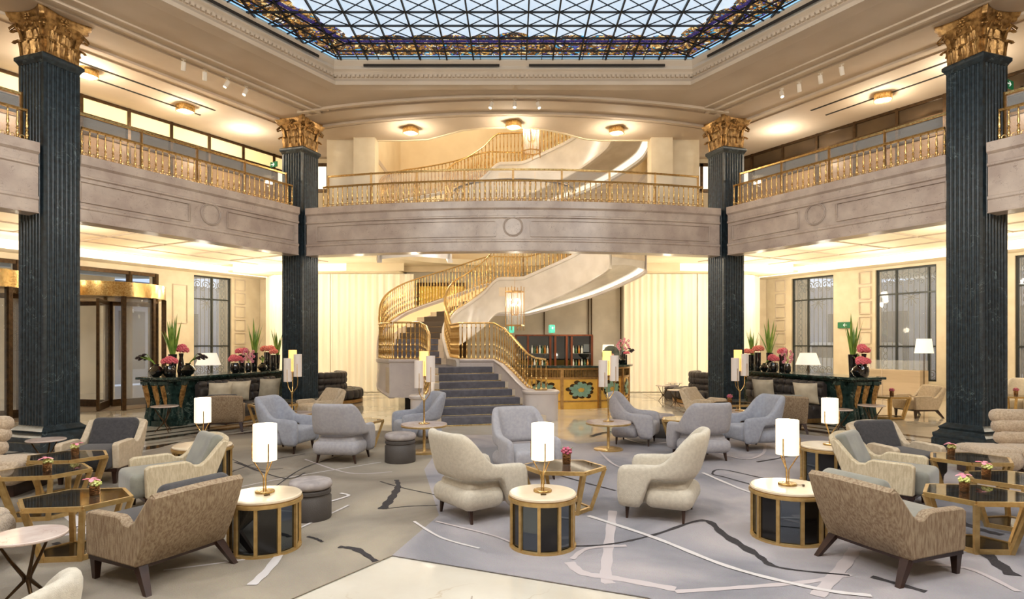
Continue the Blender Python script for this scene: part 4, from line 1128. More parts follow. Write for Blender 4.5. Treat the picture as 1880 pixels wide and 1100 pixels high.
mb = MB(); mb.sweep(arcpts(A0, A1, 40, 2.06, 1.89), [(0, .0), (.3, 0), (.3, .01), (0, .01)]); mb.build('plinth', bronze, bar, fixn=True)
# back bar
bb = empty('back_bar_cabinet', (1.42, 21.55, 0), .0, 'mahogany back bar cabinet with mirrored bays behind the bar', 'cabinet')
mb = MB()
mb.box((0, 0, 2.14), (2.7, .4, .05)); mb.box((0, 0, 1.0), (2.7, .5, .06)); mb.box((0, .0, .5), (2.7, .45, .95))
for x in (-1.33, -.9, -.12, .05, .45, .62, 1.33): mb.box((x, 0, 1.55), (.07, .3, 1.15))
mb.build('frame', mahog, bb)
mb = MB(); mb.box((0, .16, 1.57), (2.6, .02, 1.1)); mb.build('mirror', mirror_d, KIDS(bb)[0])
mb = MB(); 
for x in (-.5, .98): mb.box((x, .02, 1.5), (.68, .2, .02))
mb.build('glass_shelf', glass, KIDS(bb)[0])
random.seed(3)
bott = [mat('amber bottle glass', S(170, 110, 40), .1, coat=1), mat('clear bottle glass', S(210, 215, 205), .08, coat=1), mat('green bottle glass', S(50, 90, 60), .1, coat=1)]
def bottle(x, y, z, k):
    mb = MB(); h_ = .24 + .05 * random.random(); mb.lathe([(.035, 0), (.035, h_ * .6), (.012, h_ * .78), (.012, h_), (.015, h_)], n=8)
    o = mb.build('bottle', bott[k % 3]); o.location = (x, y, z)
    tag(o, 'small spirit bottle on the mirrored back bar shelves', 'bottle', 'bottles on the back bar'); return o
for i in range(14): bottle(.66 + .09 * (i % 7), 21.45, 1.03 + (.48 if i > 6 else 0), i)
for i in range(10): bottle(2.1 + .1 * (i % 6), 21.45, 1.03 + (.48 if i > 5 else 0), i + 1)
tealglass = mat('lit teal glass', S(60, 170, 140), .15, emit=S(110, 230, 190), estr=.8, coat=1, col2=S(20, 100, 80), scale=12)
def teallamp(px, py_, Y, lab):
    r = empty('teal_glass_lamp', ((px - CX) * Y / F, Y, EYE + (HY - py_) * Y / F), .3, lab, 'lamp')
    mb = MB(); mb.rbox((0, 0, .17), (.22, .16, .3), .05, 3); mb.build('lamp_shade', tealglass, r); mb = MB(); mb.lathe([(.05, 0), (.05, .03)], n=12); mb.build('base', brass, r)
teallamp(938, 613, 21.5, 'teal glass lamp on top of the back bar, nearer the stair rail'); teallamp(1013, 613, 21.5, 'teal glass lamp on top of the back bar, under the sloping soffit')
def on_bar(px, a_guess, inset=.3):
    best = min(frange(-120, 0, 240), key=lambda a: abs((arcpts(a, a, 1, 2.27 - inset, 2.1 - inset)[0][0]) / arcpts(a, a, 1, 2.27 - inset, 2.1 - inset)[0][1] * F + CX - px) + (0 if abs(a - a_guess) < 40 else 1e3))
    p = arcpts(best, best, 1, 2.27 - inset, 2.1 - inset)[0]; return (p[0], p[1], 1.22)
p = on_bar(1146, -20); r = empty('teal_glass_lamp', p, 0, 'small teal glass lamp on the bar top beside the black vases', 'lamp')
mb = MB(); mb.rbox((0, 0, .14), (.09, .09, .26), .035, 3); mb.build('lamp_shade', tealglass, r); mb = MB(); mb.lathe([(.04, 0), (.04, .02)], n=12); mb.build('base', brass, r)
p = on_bar(1121, -28, .45); r = empty('disc_ornament', p, .2, 'round dark agate disc with a red centre standing on the bar', 'ornament')
mb = MB(); mb.tube([(0, -.03, .30), (0, .03, .30)], .27, 28); mb.build('disc', mat('agate disc', S(60, 64, 58), .2, col2=S(120, 124, 110), scale=4), r)
mb = MB(); mb.tube([(.03, -.034, .27), (.03, -.031, .27)], .07, 16); mb.build('red_centre', mat('red agate', S(190, 60, 40), .3, col2=S(240, 200, 180), scale=20), r); mb = MB(); mb.box((0, 0, .02), (.2, .12, .04)); mb.build('base', blackp, r)
p = on_bar(1117, -40, .75); r = empty('bar_lamp', p, 0, 'white shaded lamp behind the agate disc on the bar', 'lamp')
mb = MB(); mb.lathe([(.2, .3), (.17, .6)], n=20, cap=False); mb.build('lamp_shade', shade_l, r); mb = MB(); mb.lathe([(.08, 0), (.08, .02), (.015, .03), (.015, .32)], n=10); mb.build('base', brass, r)

# ============================================================ RECEPTION COUNTERS
def make_counter(s_, base, label):
    rz = -radians(17) if s_ < 0 else radians(17)
    r = empty('marble_counter', (base[0], base[1], 0), rz, label, 'counter'); L = 4.1; W = .72; X = -s_  # hall side at +X*...
    def fx(x): return x * -s_           # local x mirrored for the right counter
    mb = MB(); mb.box((fx(-W / 2), L / 2, 1.02), (W + .14, L + .2, .04)); mb.box((fx(-W / 2), L / 2, 1.07), (W + .26, L + .34, .06)); mb.build('counter_top', green_in, r, bevel=.012)
    mb = MB(); mb.box((fx(-W / 2), L / 2, .5), (W - .1, L - .1, 1.0)); mb.box((fx(-W / 2), L / 2, .05), (W + .0, L + .0, .1)); mb.build('body', green_in, r, bevel=.01)
    def corbel(px, py, d, w_=.17):
        d = Vector((d[0], d[1], 0)).normalized(); l = Vector((-d.y, d.x, 0))
        prof_ = [(.10, .12), (.12, .2), (.09, .3), (.07, .45), (.08, .62), (.13, .76), (.17, .86), (.17, .93), (0, .93)]
        c = Vector((px, py, 0)); g = MB()
        for sgn in (-1, 1): pass
        rings = [[tuple(c + d * o + l * (sg * w_ / 2) + Vector((0, 0, z))) for sg, o in ((-1, -.05), (1, -.05), (1, oo), (.35, oo + .012), (0, oo - .006), (-.35, oo + .012), (-1, oo))] for oo, z in prof_[:-1]]
        g.ring_loft(rings); g.box(tuple(c + d * .06 + Vector((0, 0, .06))), (w_ + .05 if abs(d.y) > .5 else .2, .2 if abs(d.y) > .5 else w_ + .05, .12)); g.box(tuple(c + d * .08 + Vector((0, 0, .965))), (w_ + .05 if abs(d.y) > .5 else .24, .24 if abs(d.y) > .5 else w_ + .05, .07))
        g.build('corbel', green_in, r, smooth=50, fixn=True)
        h = MB(); rg = []
        for q_ in range(13):
            z = lerp(.40, .90, q_ / 12); oo = .07 + .10 * max(0, (z - .45) / .45) ** 1.3; ww = w_ * .46 * min(1, .35 + q_ / 8)
            rg.append([tuple(c + d * (oo + .012 + .02 * (1 - u * u) + .008 * abs(sin(q_ * 1.9 + abs(u) * 3))) + l * (u * ww) + Vector((0, 0, z + .02 * abs(u)))) for u in (-1, -.66, -.33, 0, .33, .66, 1)])
        h.ring_loft(rg, closed_ring=False); h.build('gilded_leaf', gold_cap, r, smooth=60)
    for xx in (-W + .11, -W / 2 + .02, ): corbel(fx(xx), .05, (0, -1))
    corbel(fx(-.12), .05, (0, -1), .15)
    corbel(fx(-.04), .22, (fx(1), 0)); corbel(fx(-W + .04), .22, (fx(-1), 0))
    return r, rz
CL = (-7.62, 13.72); CR = (7.52, 13.72)
cl, rzl = make_counter(-1, CL, 'left green marble counter with gilded corbels, vases of flowers on top')
cr, rzr = make_counter(1, CR, 'right green marble counter with gilded corbels, vases of flowers on top')
def cpt(s_, u, v):   # u along counter from near end, v across from hall side (positive = away from hall)
    b, rz = (CL, rzl) if s_ < 0 else (CR, rzr)
    x, y = (-v if s_ < 0 else v), u
    return Vector((b[0] + x * cos(rz) - y * sin(rz), b[1] + x * sin(rz) + y * cos(rz)))
def cpx(s_, px, v=.36):
    k = (px - CX) / F; best = min(frange(-.1, 4.6, 470), key=lambda u: abs(cpt(s_, u, v).x - k * cpt(s_, u, v).y)); p = cpt(s_, best, v); return (p.x, p.y, 1.10)
# tufted velvet sofas along the hall side
def make_tufted(s_, lab):
    b, rz = (CL, rzl) if s_ < 0 else (CR, rzr); r = empty('tufted_sofa', (b[0], b[1], 0), rz, lab, 'sofa'); f = lambda x: x * -s_
    y0, y1 = .62, 2.1
    mb = MB(); mb.box((f(.52), (y0 + y1) / 2, .07), (.86, y1 - y0, .1)); mb.build('plinth', tanbrass, r)
    mb = MB(); n_ = int((y1 - y0) / .24); mb.box((f(.5), (y0 + y1) / 2, .22), (.8, y1 - y0, .2))
    for i in range(n_):
        for j in range(3): mb.rbox((f(.30 + j * .27), y0 + (i + .5) * .24 * (y1 - y0) / (n_ * .24), .32), (.28, .25, .22), .09, 3)
    mb.build('seat', velvet, r, smooth=80); y1 = 3.3; n_ = int((y1 - y0) / .24)
    mb = MB(); mb.box((f(.1), (y0 + y1) / 2, .55), (.1, y1 - y0, .7))
    for i in range(n_):
        for z, t in ((.52, .17), (.72, .17), (.90, .15)):
            mb.rbox((f(.16 if z < .9 else .13), y0 + (i + .5) * (y1 - y0) / n_, z), (t, .25, .21 if z < .9 else .14), .07, 3)
    mb.build('backrest', velvet, r, smooth=80); return r
make_tufted(-1, 'dark brown tufted velvet sofa along the left counter'); make_tufted(1, 'dark brown tufted velvet sofa along the right counter')
def make_cushion():
    mb = MB(); N_ = 10; vs = []
    for sg in (-1, 1):
        for i in range(N_ + 1):
            for j in range(N_ + 1):
                u, v = 2 * i / N_ - 1, 2 * j / N_ - 1; e = (1 - u ** 4) * (1 - v ** 4); pin = 1 - .08 * (1 - abs(u * v))
                vs.append((.24 * u * (1 - .06 * (1 - v * v)), sg * .085 * sqrt(max(0, e)), .24 * v * (1 - .06 * (1 - u * u)) + .24))
    M_ = N_ + 1; fs = []
    for sg in (0, 1):
        for i in range(N_):
            for j in range(N_):
                a = sg * M_ * M_ + i * M_ + j; q = (a, a + 1, a + M_ + 1, a + M_); fs.append(q if sg else tuple(reversed(q)))
    mb.add(vs, fs); o = mb.build('cushion', pillow_m, smooth=180); tag(o, None, 'cushion'); return o
cus = make_cushion()
def cushion(s_, px, v, lab, h=.44, tilt=-.35, turn=0, sc=1):
    k = (px - CX) / F; best = min(frange(.3, 5, 470), key=lambda u: abs(cpt(s_, u, v).x - k * cpt(s_, u, v).y)); p = cpt(s_, best, v)
    o = cus if not cus.get('_used') else cus.copy()
    if cus.get('_used'): COL.objects.link(o)
    cus['_used'] = 1; o.location = (p.x, p.y, h); rz = (rzl if s_ < 0 else rzr) + (pi / 2 if s_ < 0 else -pi / 2) * 1 + turn
    o.rotation_euler = (tilt, 0, rz + pi); o['label'] = lab; o['group'] = 'ivory silk cushions'; o.scale = (sc,) * 3
cushion(-1, 402, -.42, 'ivory cushion leaning nearest the counter end on the left tufted sofa', turn=-.55, sc=1.12); cushion(-1, 436, -.40, 'ivory cushion behind the brown club chair on the left tufted sofa', turn=-.6, sc=1.12)
cushion(-1, 493, -.42, 'ivory cushion nearest the far column on the left tufted sofa', turn=-.6, sc=1.12)
cushion(1, 1404, -.42, 'ivory cushion nearest the far column on the right tufted sofa', turn=.55, sc=1.12); cushion(1, 1482, -.42, 'tilted ivory cushion in the middle of the right tufted sofa', turn=.55, sc=1.12)
# round tufted banquette near curtains
def make_round_sofa(x, y, a0, a1, lab, R=1.15):
    r = empty('round_banquette', (x, y, 0), 0, lab, 'sofa')
    mb = MB(); mb.sweep(arc(0, 0, R + .35, R + .35, a0, a1, 24), [(0, .02), (.6, .02), (.6, .12), (0, .12)]); mb.build('plinth', tanbrass, r, fixn=True)
    mb = MB(); n_ = int((a1 - a0) / 11)
    for i in range(n_):
        a = radians(a0 + (i + .5) * (a1 - a0) / n_)
        for rr in (R + .22, R - .05): mb.rbox((rr * cos(a), rr * sin(a), .28), (.30, .29, .30), .1, 3, rz=a)
    mb.build('seat', velvet, r, smooth=80); mb = MB()
    for i in range(n_):
        a = radians(a0 + (i + .5) * (a1 - a0) / n_)
        for z in (.5, .7, .86): mb.rbox(((R - .25) * cos(a), (R - .25) * sin(a), z), (.22, .26, .22), .09, 3, rz=a)
    mb.build('backrest', velvet, r, smooth=80); return r
make_round_sofa(-6.3, 19.5, -100, 60, 'round dark tufted banquette just right of the left far column'); make_round_sofa(6.6, 19.5, 120, 280, 'round dark tufted banquette just left of the right far column')
# ============================================================ FLOWERS & VASES
random.seed(11)
def bloom(mb, c, r, n=46, k=.36, flat=.75):
    for i in range(n):
        z = 1 - 2 * (i + .5) / n
        if z < -.55: continue
        a = i * 2.39996; q = sqrt(1 - z * z); d = Vector((q * cos(a), q * sin(a), z * flat))
        mb.rbox(Vector(c) + d * r * .8, (r * k * 1.2, r * k * 1.2, r * k), r * k * .48, 1, rz=a)
def blade(mb, base, h, lean, az, w=.035, n=9, bend=.5):
    d = Vector((cos(az), sin(az), 0)); l = Vector((-sin(az), cos(az), 0)); rows = []
    tw = random.uniform(-.5, .5)
    for i in range(n + 1):
        t = i / n; c = Vector(base) + d * (lean * (t + bend * t * t)) + Vector((0, 0, h * t)); ww = w * (.55 + .9 * t * (1 - t) * 2) * (1 - t ** 5)
        l2 = (l * cos(tw * t) + d * sin(tw * t)); rows.append([c - l2 * ww, c + d * .012 * (1 - t), c + l2 * ww])
    vs = [p for r in rows for p in r]; fs = []
    for i in range(n):
        for k in range(2): fs.append((i * 3 + k, i * 3 + k + 1, i * 3 + k + 4, i * 3 + k + 3))
    mb.add(vs, fs)
def orch(mb, c, r):
    for k in range(5):
        a = k * 2 * pi / 5 + .3; mb.rbox(Vector(c) + Vector((cos(a) * r * .5, -.01, sin(a) * r * .5)), (r * .62, r * .3, r * .62), r * .14, 2, rz=0)
def cyl_vase(h, r, r2=None): return [(r * .9, 0), (r, .01), ((r + (r2 or r)) / 2, h / 2), (r2 or r, h), ((r2 or r) - .008, h), ((r2 or r) - .012, h - .06)]
def vase_leaves():
    o = empty('vase_of_leaves'); tag(o, None, 'vase'); mb = MB(); mb.lathe(cyl_vase(.5, .07, .095), n=18); mb.build('vase', blackglass, o)
    lf = MB()
    for i in range(11): a = i * 2.4; blade(lf, (.03 * cos(a), .03 * sin(a), .4), random.uniform(.65, 1.18), random.uniform(.03, .17), a, .034, bend=.7)
    lf.build('leaves', leaf, o, smooth=180); return o
def vase_low(m, nm='vase_of_hydrangeas'):
    o = empty(nm); tag(o, None, 'vase'); mb = MB(); mb.lathe([(.07, 0), (.115, .05), (.13, .13), (.12, .2), (.10, .25), (.09, .25), (.1, .2)], n=20); mb.build('vase', blackglass, o)
    b = MB(); bloom(b, (-.06, .02, .34), .12); bloom(b, (.07, -.03, .35), .12); bloom(b, (.0, .05, .39), .11); b.build('blooms', m, o, smooth=180); return o
def vase_slim(m):
    o = empty('vase_of_hydrangeas'); tag(o, None, 'vase'); mb = MB(); mb.lathe([(.07, 0), (.09, .1), (.06, .3), (.04, .42), (.055, .52), (.05, .52)], n=16); mb.build('vase', blackglass, o)
    b = MB(); bloom(b, (-.07, .02, .61), .12); bloom(b, (.08, -.02, .59), .115); bloom(b, (.0, .04, .66), .11); b.build('blooms', m, o, smooth=180); return o
def vase_cyl(m, h=.46):
    o = empty('vase_of_hydrangeas'); tag(o, None, 'vase'); mb = MB(); mb.lathe(cyl_vase(h, .08), n=18); mb.build('vase', blackglass, o)
    b = MB(); bloom(b, (-.06, 0, h + .08), .12); bloom(b, (.08, -.02, h + .09), .12); b.build('blooms', m, o, smooth=180); return o
def vase_calla(sg=1):
    o = empty('vase_of_callas'); tag(o, None, 'vase'); mb = MB(); mb.lathe([(.06, 0), (.12, .04), (.165, .13), (.12, .21), (.05, .26), (.06, .29), (.05, .29)], n=22); mb.build('vase', blackglass, o)
    s1 = MB(); fl = MB()
    for i in range(6):
        e = Vector((sg * (.22 + .05 * (i % 3)), .03 * (i - 3), .42 + .03 * (i % 4))); s1.tube([(0, 0, .25), (sg * .1, .01 * (i - 3), .36), e], .009, 5)
        fl = MB(); fl.ring_loft([[tuple(e + Vector((sg * t * .12, rr * cos(q * pi / 3), rr * sin(q * pi / 3) - t * t * .04))) for q in range(6)] for t, rr in ((0, .01), (.3, .025), (.7, .04), (1, .012))]); fl.build('bloom', darkfl, o, smooth=180)
    s1.build('stems', stemg, o); return o
def vase_orchid(h=.24):
    o = empty('vase_of_orchids'); tag(o, None, 'vase'); mb = MB(); mb.lathe([(.05, 0), (.08, .04), (.085, h * .6), (.06, h), (.05, h)], n=16); mb.build('vase', blackglass, o)
    s1 = MB(); fl = MB()
    for i in range(3):
        e = Vector((.12 * (i - 1), 0, h + .3 + .05 * (i % 2))); s1.tube([(0, 0, h - .05), (.04 * (i - 1), 0, h + .15), e], .006, 5)
        for j in range(5): orch(fl, e + Vector((random.uniform(-.06, .06), random.uniform(-.04, .04), -j * .065)), .055)
    s1.build('stems', stemg, o); fl.build('blooms', orchid, o, smooth=180); return o
VL = vase_leaves(); VH = vase_low(pink); VS = vase_slim(pink); VC = vase_cyl(pink); VSal = vase_cyl(salmon); VK = vase_calla(1); VO = vase_orchid(); VOT = vase_orchid(.42)
def V(proto, s_, px, v, lab, rz=0, sc=1., up=0.):
    p = cpx(s_, px, v); dup(proto, (p[0], p[1], p[2] + up), rz, lab, None, sc)
V(VK, -1, 345, .25, 'round black vase with dark callas leaning right, on the left counter')
V(VK, -1, 287, .40, 'round black vase with dark callas leaning left, at the end of the left counter', pi)
V(VL, -1, 317, .62, 'tall black vase of long green leaves nearest the door on the left counter')
V(VH, -1, 311, .18, 'low black vase of pink hydrangeas at the near end of the left counter', .4)
V(VS, -1, 333, .50, 'slim tall black vase with pink hydrangeas at the near end of the left counter')
V(VH, -1, 432, .20, 'low black vase of pink hydrangeas in the middle cluster of the left counter', 1.2)
V(VC, -1, 444, .5, 'cylinder vase of pink hydrangeas in the middle cluster of the left counter')
V(VO, -1, 456, .15, 'small black vase with pink orchids on the left counter', 0)
V(VL, -1, 467, .45, 'tall black vase of long green leaves in the middle of the left counter', 1.3)
V(VK, -1, 482, .15, 'round black vase with dark callas near the far end of the left counter', 2.0, .8, 0)
V(VSal, -1, 491, .5, 'cylinder vase of salmon hydrangeas near the far end of the left counter', .3, 1.1)
V(VSal, -1, 502, .2, 'cylinder vase of salmon hydrangeas closest to the far left column', 1.9, .95)
V(VL, -1, 509, .6, 'vase of green leaves at the far end of the left counter beside the column', 2.1, .85)
V(VL, 1, 1565, .45, 'tall black vase of long green leaves at the near end of the right counter', .5)
V(VS, 1, 1586, .50, 'slim tall black vase with pink hydrangeas at the near end of the right counter', 1.)
V(VK, 1, 1577, .2, 'round black vase with dark callas at the near end of the right counter', 1.2)
V(VH, 1, 1601, .25, 'low black vase of pink hydrangeas at the very end of the right counter', .8)
V(VL, 1, 1413, .5, 'tall black vase of long green leaves in the middle of the right counter', 3.)
V(VH, 1, 1420, .15, 'low black vase of pink hydrangeas in the middle of the right counter', 2.)
V(VC, 1, 1436, .45, 'cylinder vase of pink hydrangeas in the middle of the right counter', 1.)
V(VO, 1, 1446, .15, 'small black vase with pink orchids on the right counter', .3)
V(VSal, 1, 1374, .55, 'cylinder vase of salmon hydrangeas beside the far right column', 2., .95)
V(VSal, 1, 1391, .25, 'cylinder vase of salmon hydrangeas near the far end of the right counter', .9, 1.1)
V(VL, 1, 1381, .65, 'vase of green leaves at the far end of the right counter beside the column', 1., .85)
V(VK, 1, 1403, .2, 'small round black vase with dark callas near the far end of the right counter', 0, .75)
p = on_bar(1154, -20, .3); dup(VOT, p, .2, 'tall black vase with pink orchids on the bar')
p = on_bar(1173, -10, .35); dup(VK, (p[0], p[1], p[2]), .2, 'black vase with dark callas at the right end of the bar', None, .95)
p = on_bar(1163, -22, .22); dup(VC, p, .2, 'short cylinder vase with pink hydrangeas on the bar', None, .62)

# flower cups for low tables
def make_cup():
    o = empty('flower_cup'); tag(o, None, 'flower cup'); mb = MB(); mb.lathe([(.036, 0), (.040, .01), (.042, .085), (.038, .085), (.035, .07)], n=16); mb.build('cup', copper, o)
    g = MB(); bloom(g, (.01, 0, .105), .045, 26, .5); g.build('lime_blooms', limef, o, smooth=180)
    b = MB()
    for k in range(5):
        a = k * 2 * pi / 5 + .2; c = Vector((-.02, -.01, .15)); d = Vector((cos(a), sin(a) * .9, .25 * ((k % 2)))); b.ring_loft([[tuple(c + d * t * .075 + Vector((-sin(a), cos(a), 0)) * w_ * u + Vector((0, 0, -.02 * t * t))) for u in (-1, 0, 1)] for t, w_ in ((0, .006), (.4, .02), (.8, .018), (1, .002))], closed_ring=False)
    b.build('pink_bloom', rosep, o, smooth=180); return o
CUP = make_cup()
def make_cup_small():
    o = empty('flower_cup'); tag(o, None, 'flower cup'); mb = MB(); mb.lathe([(.04, 0), (.042, .01), (.045, .11), (.040, .11), (.038, .09)], n=16); mb.build('cup', copper, o)
    g = MB(); bloom(g, (.0, 0, .13), .055, 20, .5); g.build('blooms', mat('magenta petals', S(176, 60, 96), .6, col2=S(220, 130, 150), scale=50), o, smooth=180); lf = MB()
    for k in range(6): blade(lf, (0, 0, .1), .07, .05, k * 1.05, .014, 4)
    lf.build('leaves', leaf, o); return o
CUP2 = make_cup_small()

# ============================================================ LAMPS
def make_table_lamp():
    o = empty('table_lamp'); tag(o, None, 'lamp'); mb = MB(); mb.lathe([(.085, 0), (.085, .012), (.08, .018), (.02, .022)], n=28); mb.build('base', brass, o)
    r = MB()
    for k in range(3):
        a = k * 2 * pi / 3 - pi / 2 + .15; c, s_ = cos(a), sin(a)
        r.tube([(.012 * c, .012 * s_, .015), (.014 * c, .014 * s_, .14), (.03 * c, .03 * s_, .17), (.10 * c, .10 * s_, .285), (.112 * c, .112 * s_, .31), (.112 * c, .112 * s_, .45)], .0055, 6)
    r.build('rods', brass, o)
    s1 = MB(); s1.lathe([(.104, .29), (.104, .615), (.098, .62), (.0, .62)], n=32, cap=False); s1.lathe([(.0, .292), (.10, .292)], n=32, cap=False); s1.build('lamp_shade', shade_w, o, smooth=50)
    c = MB(); c.tube([(.0, -.08, .006), (.0, -.11, .005), (.02, -.13, .005)], .003, 5); c.box((.0, -.14, .006), (.05, .02, .01)); c.build('switch', bronze, KIDS(o)[0]); return o
TL = make_table_lamp()
def make_tree_lamp():
    o = empty('branching_lamp'); tag(o, None, 'lamp'); mb = MB(); mb.lathe([(.095, 0), (.095, .012), (.02, .02), (.014, .03), (.014, .36), (.02, .37), (.02, .40)], n=24); mb.build('base', brass, o)
    arms = MB(); spec = ((-.085, .03, .60, 1.06, shade_g), (.0, .07, .80, 1.22, shade_o), (.105, .0, .70, 1.14, shade_g))
    for x, y, z0, z1, m_ in spec:
        arms.tube([(0, 0, .38), (x * .35, y * .4, .42), (x * .85, y * .9, .49), (x, y, .56), (x, y, z0), (x, y, (z0 + z1) / 2)], .008, 6); arms.tube([(x + .0, y - .085, z0 - .01), (x, y - .085, z0 + .25)], .005, 5); arms.tube([(x, y, z0 - .01), (x, y - .085, z0 - .01)], .005, 5)
    arms.build('arms', brass, o)
    for x, y, z0, z1, m_ in spec: s1 = MB(); s1.lathe([(0, z0), (.078, z0), (.078, z1), (0, z1)], c=(x, y, 0), n=24, cap=False); s1.build('lamp_shade', m_, o, smooth=50)
    return o
TR = make_tree_lamp()
def make_tripod_lamp():
    o = empty('tripod_lamp'); tag(o, None, 'lamp'); mb = MB()
    for k in range(3): a = k * 2.1 + .4; mb.tube([(0.13 * cos(a), .13 * sin(a), 0), (-.02 * cos(a), -.02 * sin(a), .42)], .008, 6)
    mb.tube([(0, 0, .3), (0, 0, .46)], .015, 6); mb.build('tripod', bronze, o); s1 = MB(); s1.lathe([(.31, .42), (.2, .74)], n=28, cap=False); s1.build('lamp_shade', shade_l, o, smooth=60); return o
TP = make_tripod_lamp()
p = cpx(-1, 386, .75); dup(TP, (p[0] - .35, p[1] + .6, .86), 0, 'white shaded tripod lamp behind the left counter in front of the window')
p = cpx(1, 1479, .75); dup(TP, (p[0] + .35, p[1] + .6, .86), 0, 'white shaded tripod lamp behind the right counter in front of the window')
# low desks behind counters that carry the lamps
for s_, px in ((-1, 386), (1, 1479)):
    q = cpx(s_, px, .75); q = (q[0] + s_ * .35, q[1] + .6)
    t = empty('low_desk', (q[0], q[1], 0), rzl if s_ < 0 else rzr, 'cream desk behind the %s counter carrying the tripod lamp' % ('left' if s_ < 0 else 'right'), 'desk')
    mb = MB(); mb.box((0, 0, .835), (.6, 2.2, .05)); mb.build('desk_top', plaster_l, t, bevel=.01); mb = MB(); mb.box((0, 0, .41), (.5, 2.0, .81)); mb.build('body', cream, t, bevel=.01)

# ============================================================ CHAIRS
def wing_chair(m_, nm='wing_chair'):
    o = empty(nm); tag(o, None, 'armchair')
    # plan path from left front to right front
    P = []; hw = .345; yf = .40; R = .19; yb = -.33
    for i in range(9): P.append((-hw, lerp(yf, yb + R, i / 8), 0))
    for i in range(1, 7): a = pi + (pi / 2) * i / 7; P.append((-hw + R + R * cos(a), yb + R + R * sin(a), 0))
    n_left = len(P); 
    for i in range(5): P.append((lerp(-hw + R, hw - R, i / 4), yb, 0))
    full = P + [(-x, y, z) for x, y, z in reversed(P[:n_left])]
    rings = []; N_ = len(full)
    for i, (x, y, _) in enumerate(full):
        a = Vector(full[max(0, i - 1)][:2]); b = Vector(full[min(N_ - 1, i + 1)][:2]); d = (b - a).normalized(); n_ = Vector((d.y, -d.x)); n_ = -n_ if n_.dot(Vector((x, y - .05))) < 0 else n_
        # back weight
        k = i if i < N_ / 2 else N_ - 1 - i
        wgt = {7: .05, 8: .28, 9: .68, 10: .9}.get(k, 0 if k < 7 else 1)
        top = lerp(.575 + .02 * min(1, k / 4), .945, wgt); bot = .135 if k < 4.5 else .44
        if k == 0: top -= .03; bot += .015
        th = .055 if k else .035
        ring = []
        for (so, tz) in ((1, 0), (1.15, .25), (1.15, .5), (1.05, .75), (.95, .92), (.4, 1.), (-.4, 1.), (-.95, .92), (-1.05, .75), (-1.15, .5), (-1.15, .25), (-1, 0)):
            z = lerp(bot, top, tz); off = so * th; lean = .13 * max(0, (z - .45) / .48) * wgt
            spread = .03 * max(0, (z - .5)) * (1 - wgt)
            sx = 1 - .04 * wgt * max(0, (z - .6) / .33)
            ring.append(((x + n_.x * (off + spread)) * sx, y + n_.y * off - lean, z))
        rings.append(ring)
    mb = MB(); mb.ring_loft(rings); mb.build('shell', m_, o, smooth=180, sub=1, fixn=True)
    s1 = MB(); s1.rbox((0, .04, .30), (.60, .70, .26), .07, 4, puff=.015); s1.build('seat', m_, o, smooth=180)
    b = MB(); b.rbox((0, -.13, .25), (.74, .50, .22), .10, 4); b.build('seat_base', m_, o, smooth=180)
    for sx in (-1, 1):
        for sy in (-.28, .30):
            l = MB(); l.ring_loft([[(sx * .28 + q * cos(t) + sx * e, sy + q * sin(t), z) for t in (.8, 2.4, 3.9, 5.5)] for q, z, e in ((.028, .15, 0), (.014, 0, .03))]); l.build('leg', wenge, o, fixn=True)
    return o
W1 = wing_chair(fab_cream); W2 = wing_chair(fab_greylit); W3 = wing_chair(fab_bluelit)
G1 = 'cream and grey wing armchairs'
dup(W1, (-.38, 6.66, 0), face((.80, .60)), 'cream wing armchair left of the central drum table, back to the camera', G1)
dup(W1, (1.60, 6.66, 0), face((-.92, .40)), 'cream wing armchair right of the glass table, turned left', G1)
dup(W1, (-2.2, 2.22, 0), face((-1, .0)), 'rounded back of a cream armchair cut by the bottom left picture edge', G1)
dup(W2, (.16, 8.5, 0), face((.36, -.93)), 'off-white wing armchair toned grey for the light behind the central table lamp, facing the camera', G1)
dup(W2, (-2.68, 9.72, 0), face((.12, 1)), 'off-white wing armchair toned grey for the light seen from behind, in front of the left tall table lamp group', G1)
dup(W3, (-3.88, 10.6, 0), face((.97, -.2)), 'off-white wing armchair toned blue grey for the light beside the left branching lamp, facing right', G1)
dup(W3, (-1.78, 11.45, 0), face((-.9, -.43)), 'off-white wing armchair toned grey for the light in front of the stair foot, facing left', G1)
dup(W2, (2.26, 11.4, 0), face((.92, -.38)), 'off-white wing armchair toned grey for the light behind the right tall table, facing right', G1)
dup(W2, (2.98, 9.85, 0), face((-.2, .98)), 'off-white wing armchair toned grey for the light seen from behind, right of the cream chairs', G1)
dup(W3, (4.22, 10.85, 0), face((-.96, -.22)), 'off-white wing armchair toned blue grey for the light in front of the brown club chair, facing left', G1)
dup(W1, (13.1, 16.0, 0), face((-1, -.5)), 'cream armchair behind the near right column at the picture edge', G1)

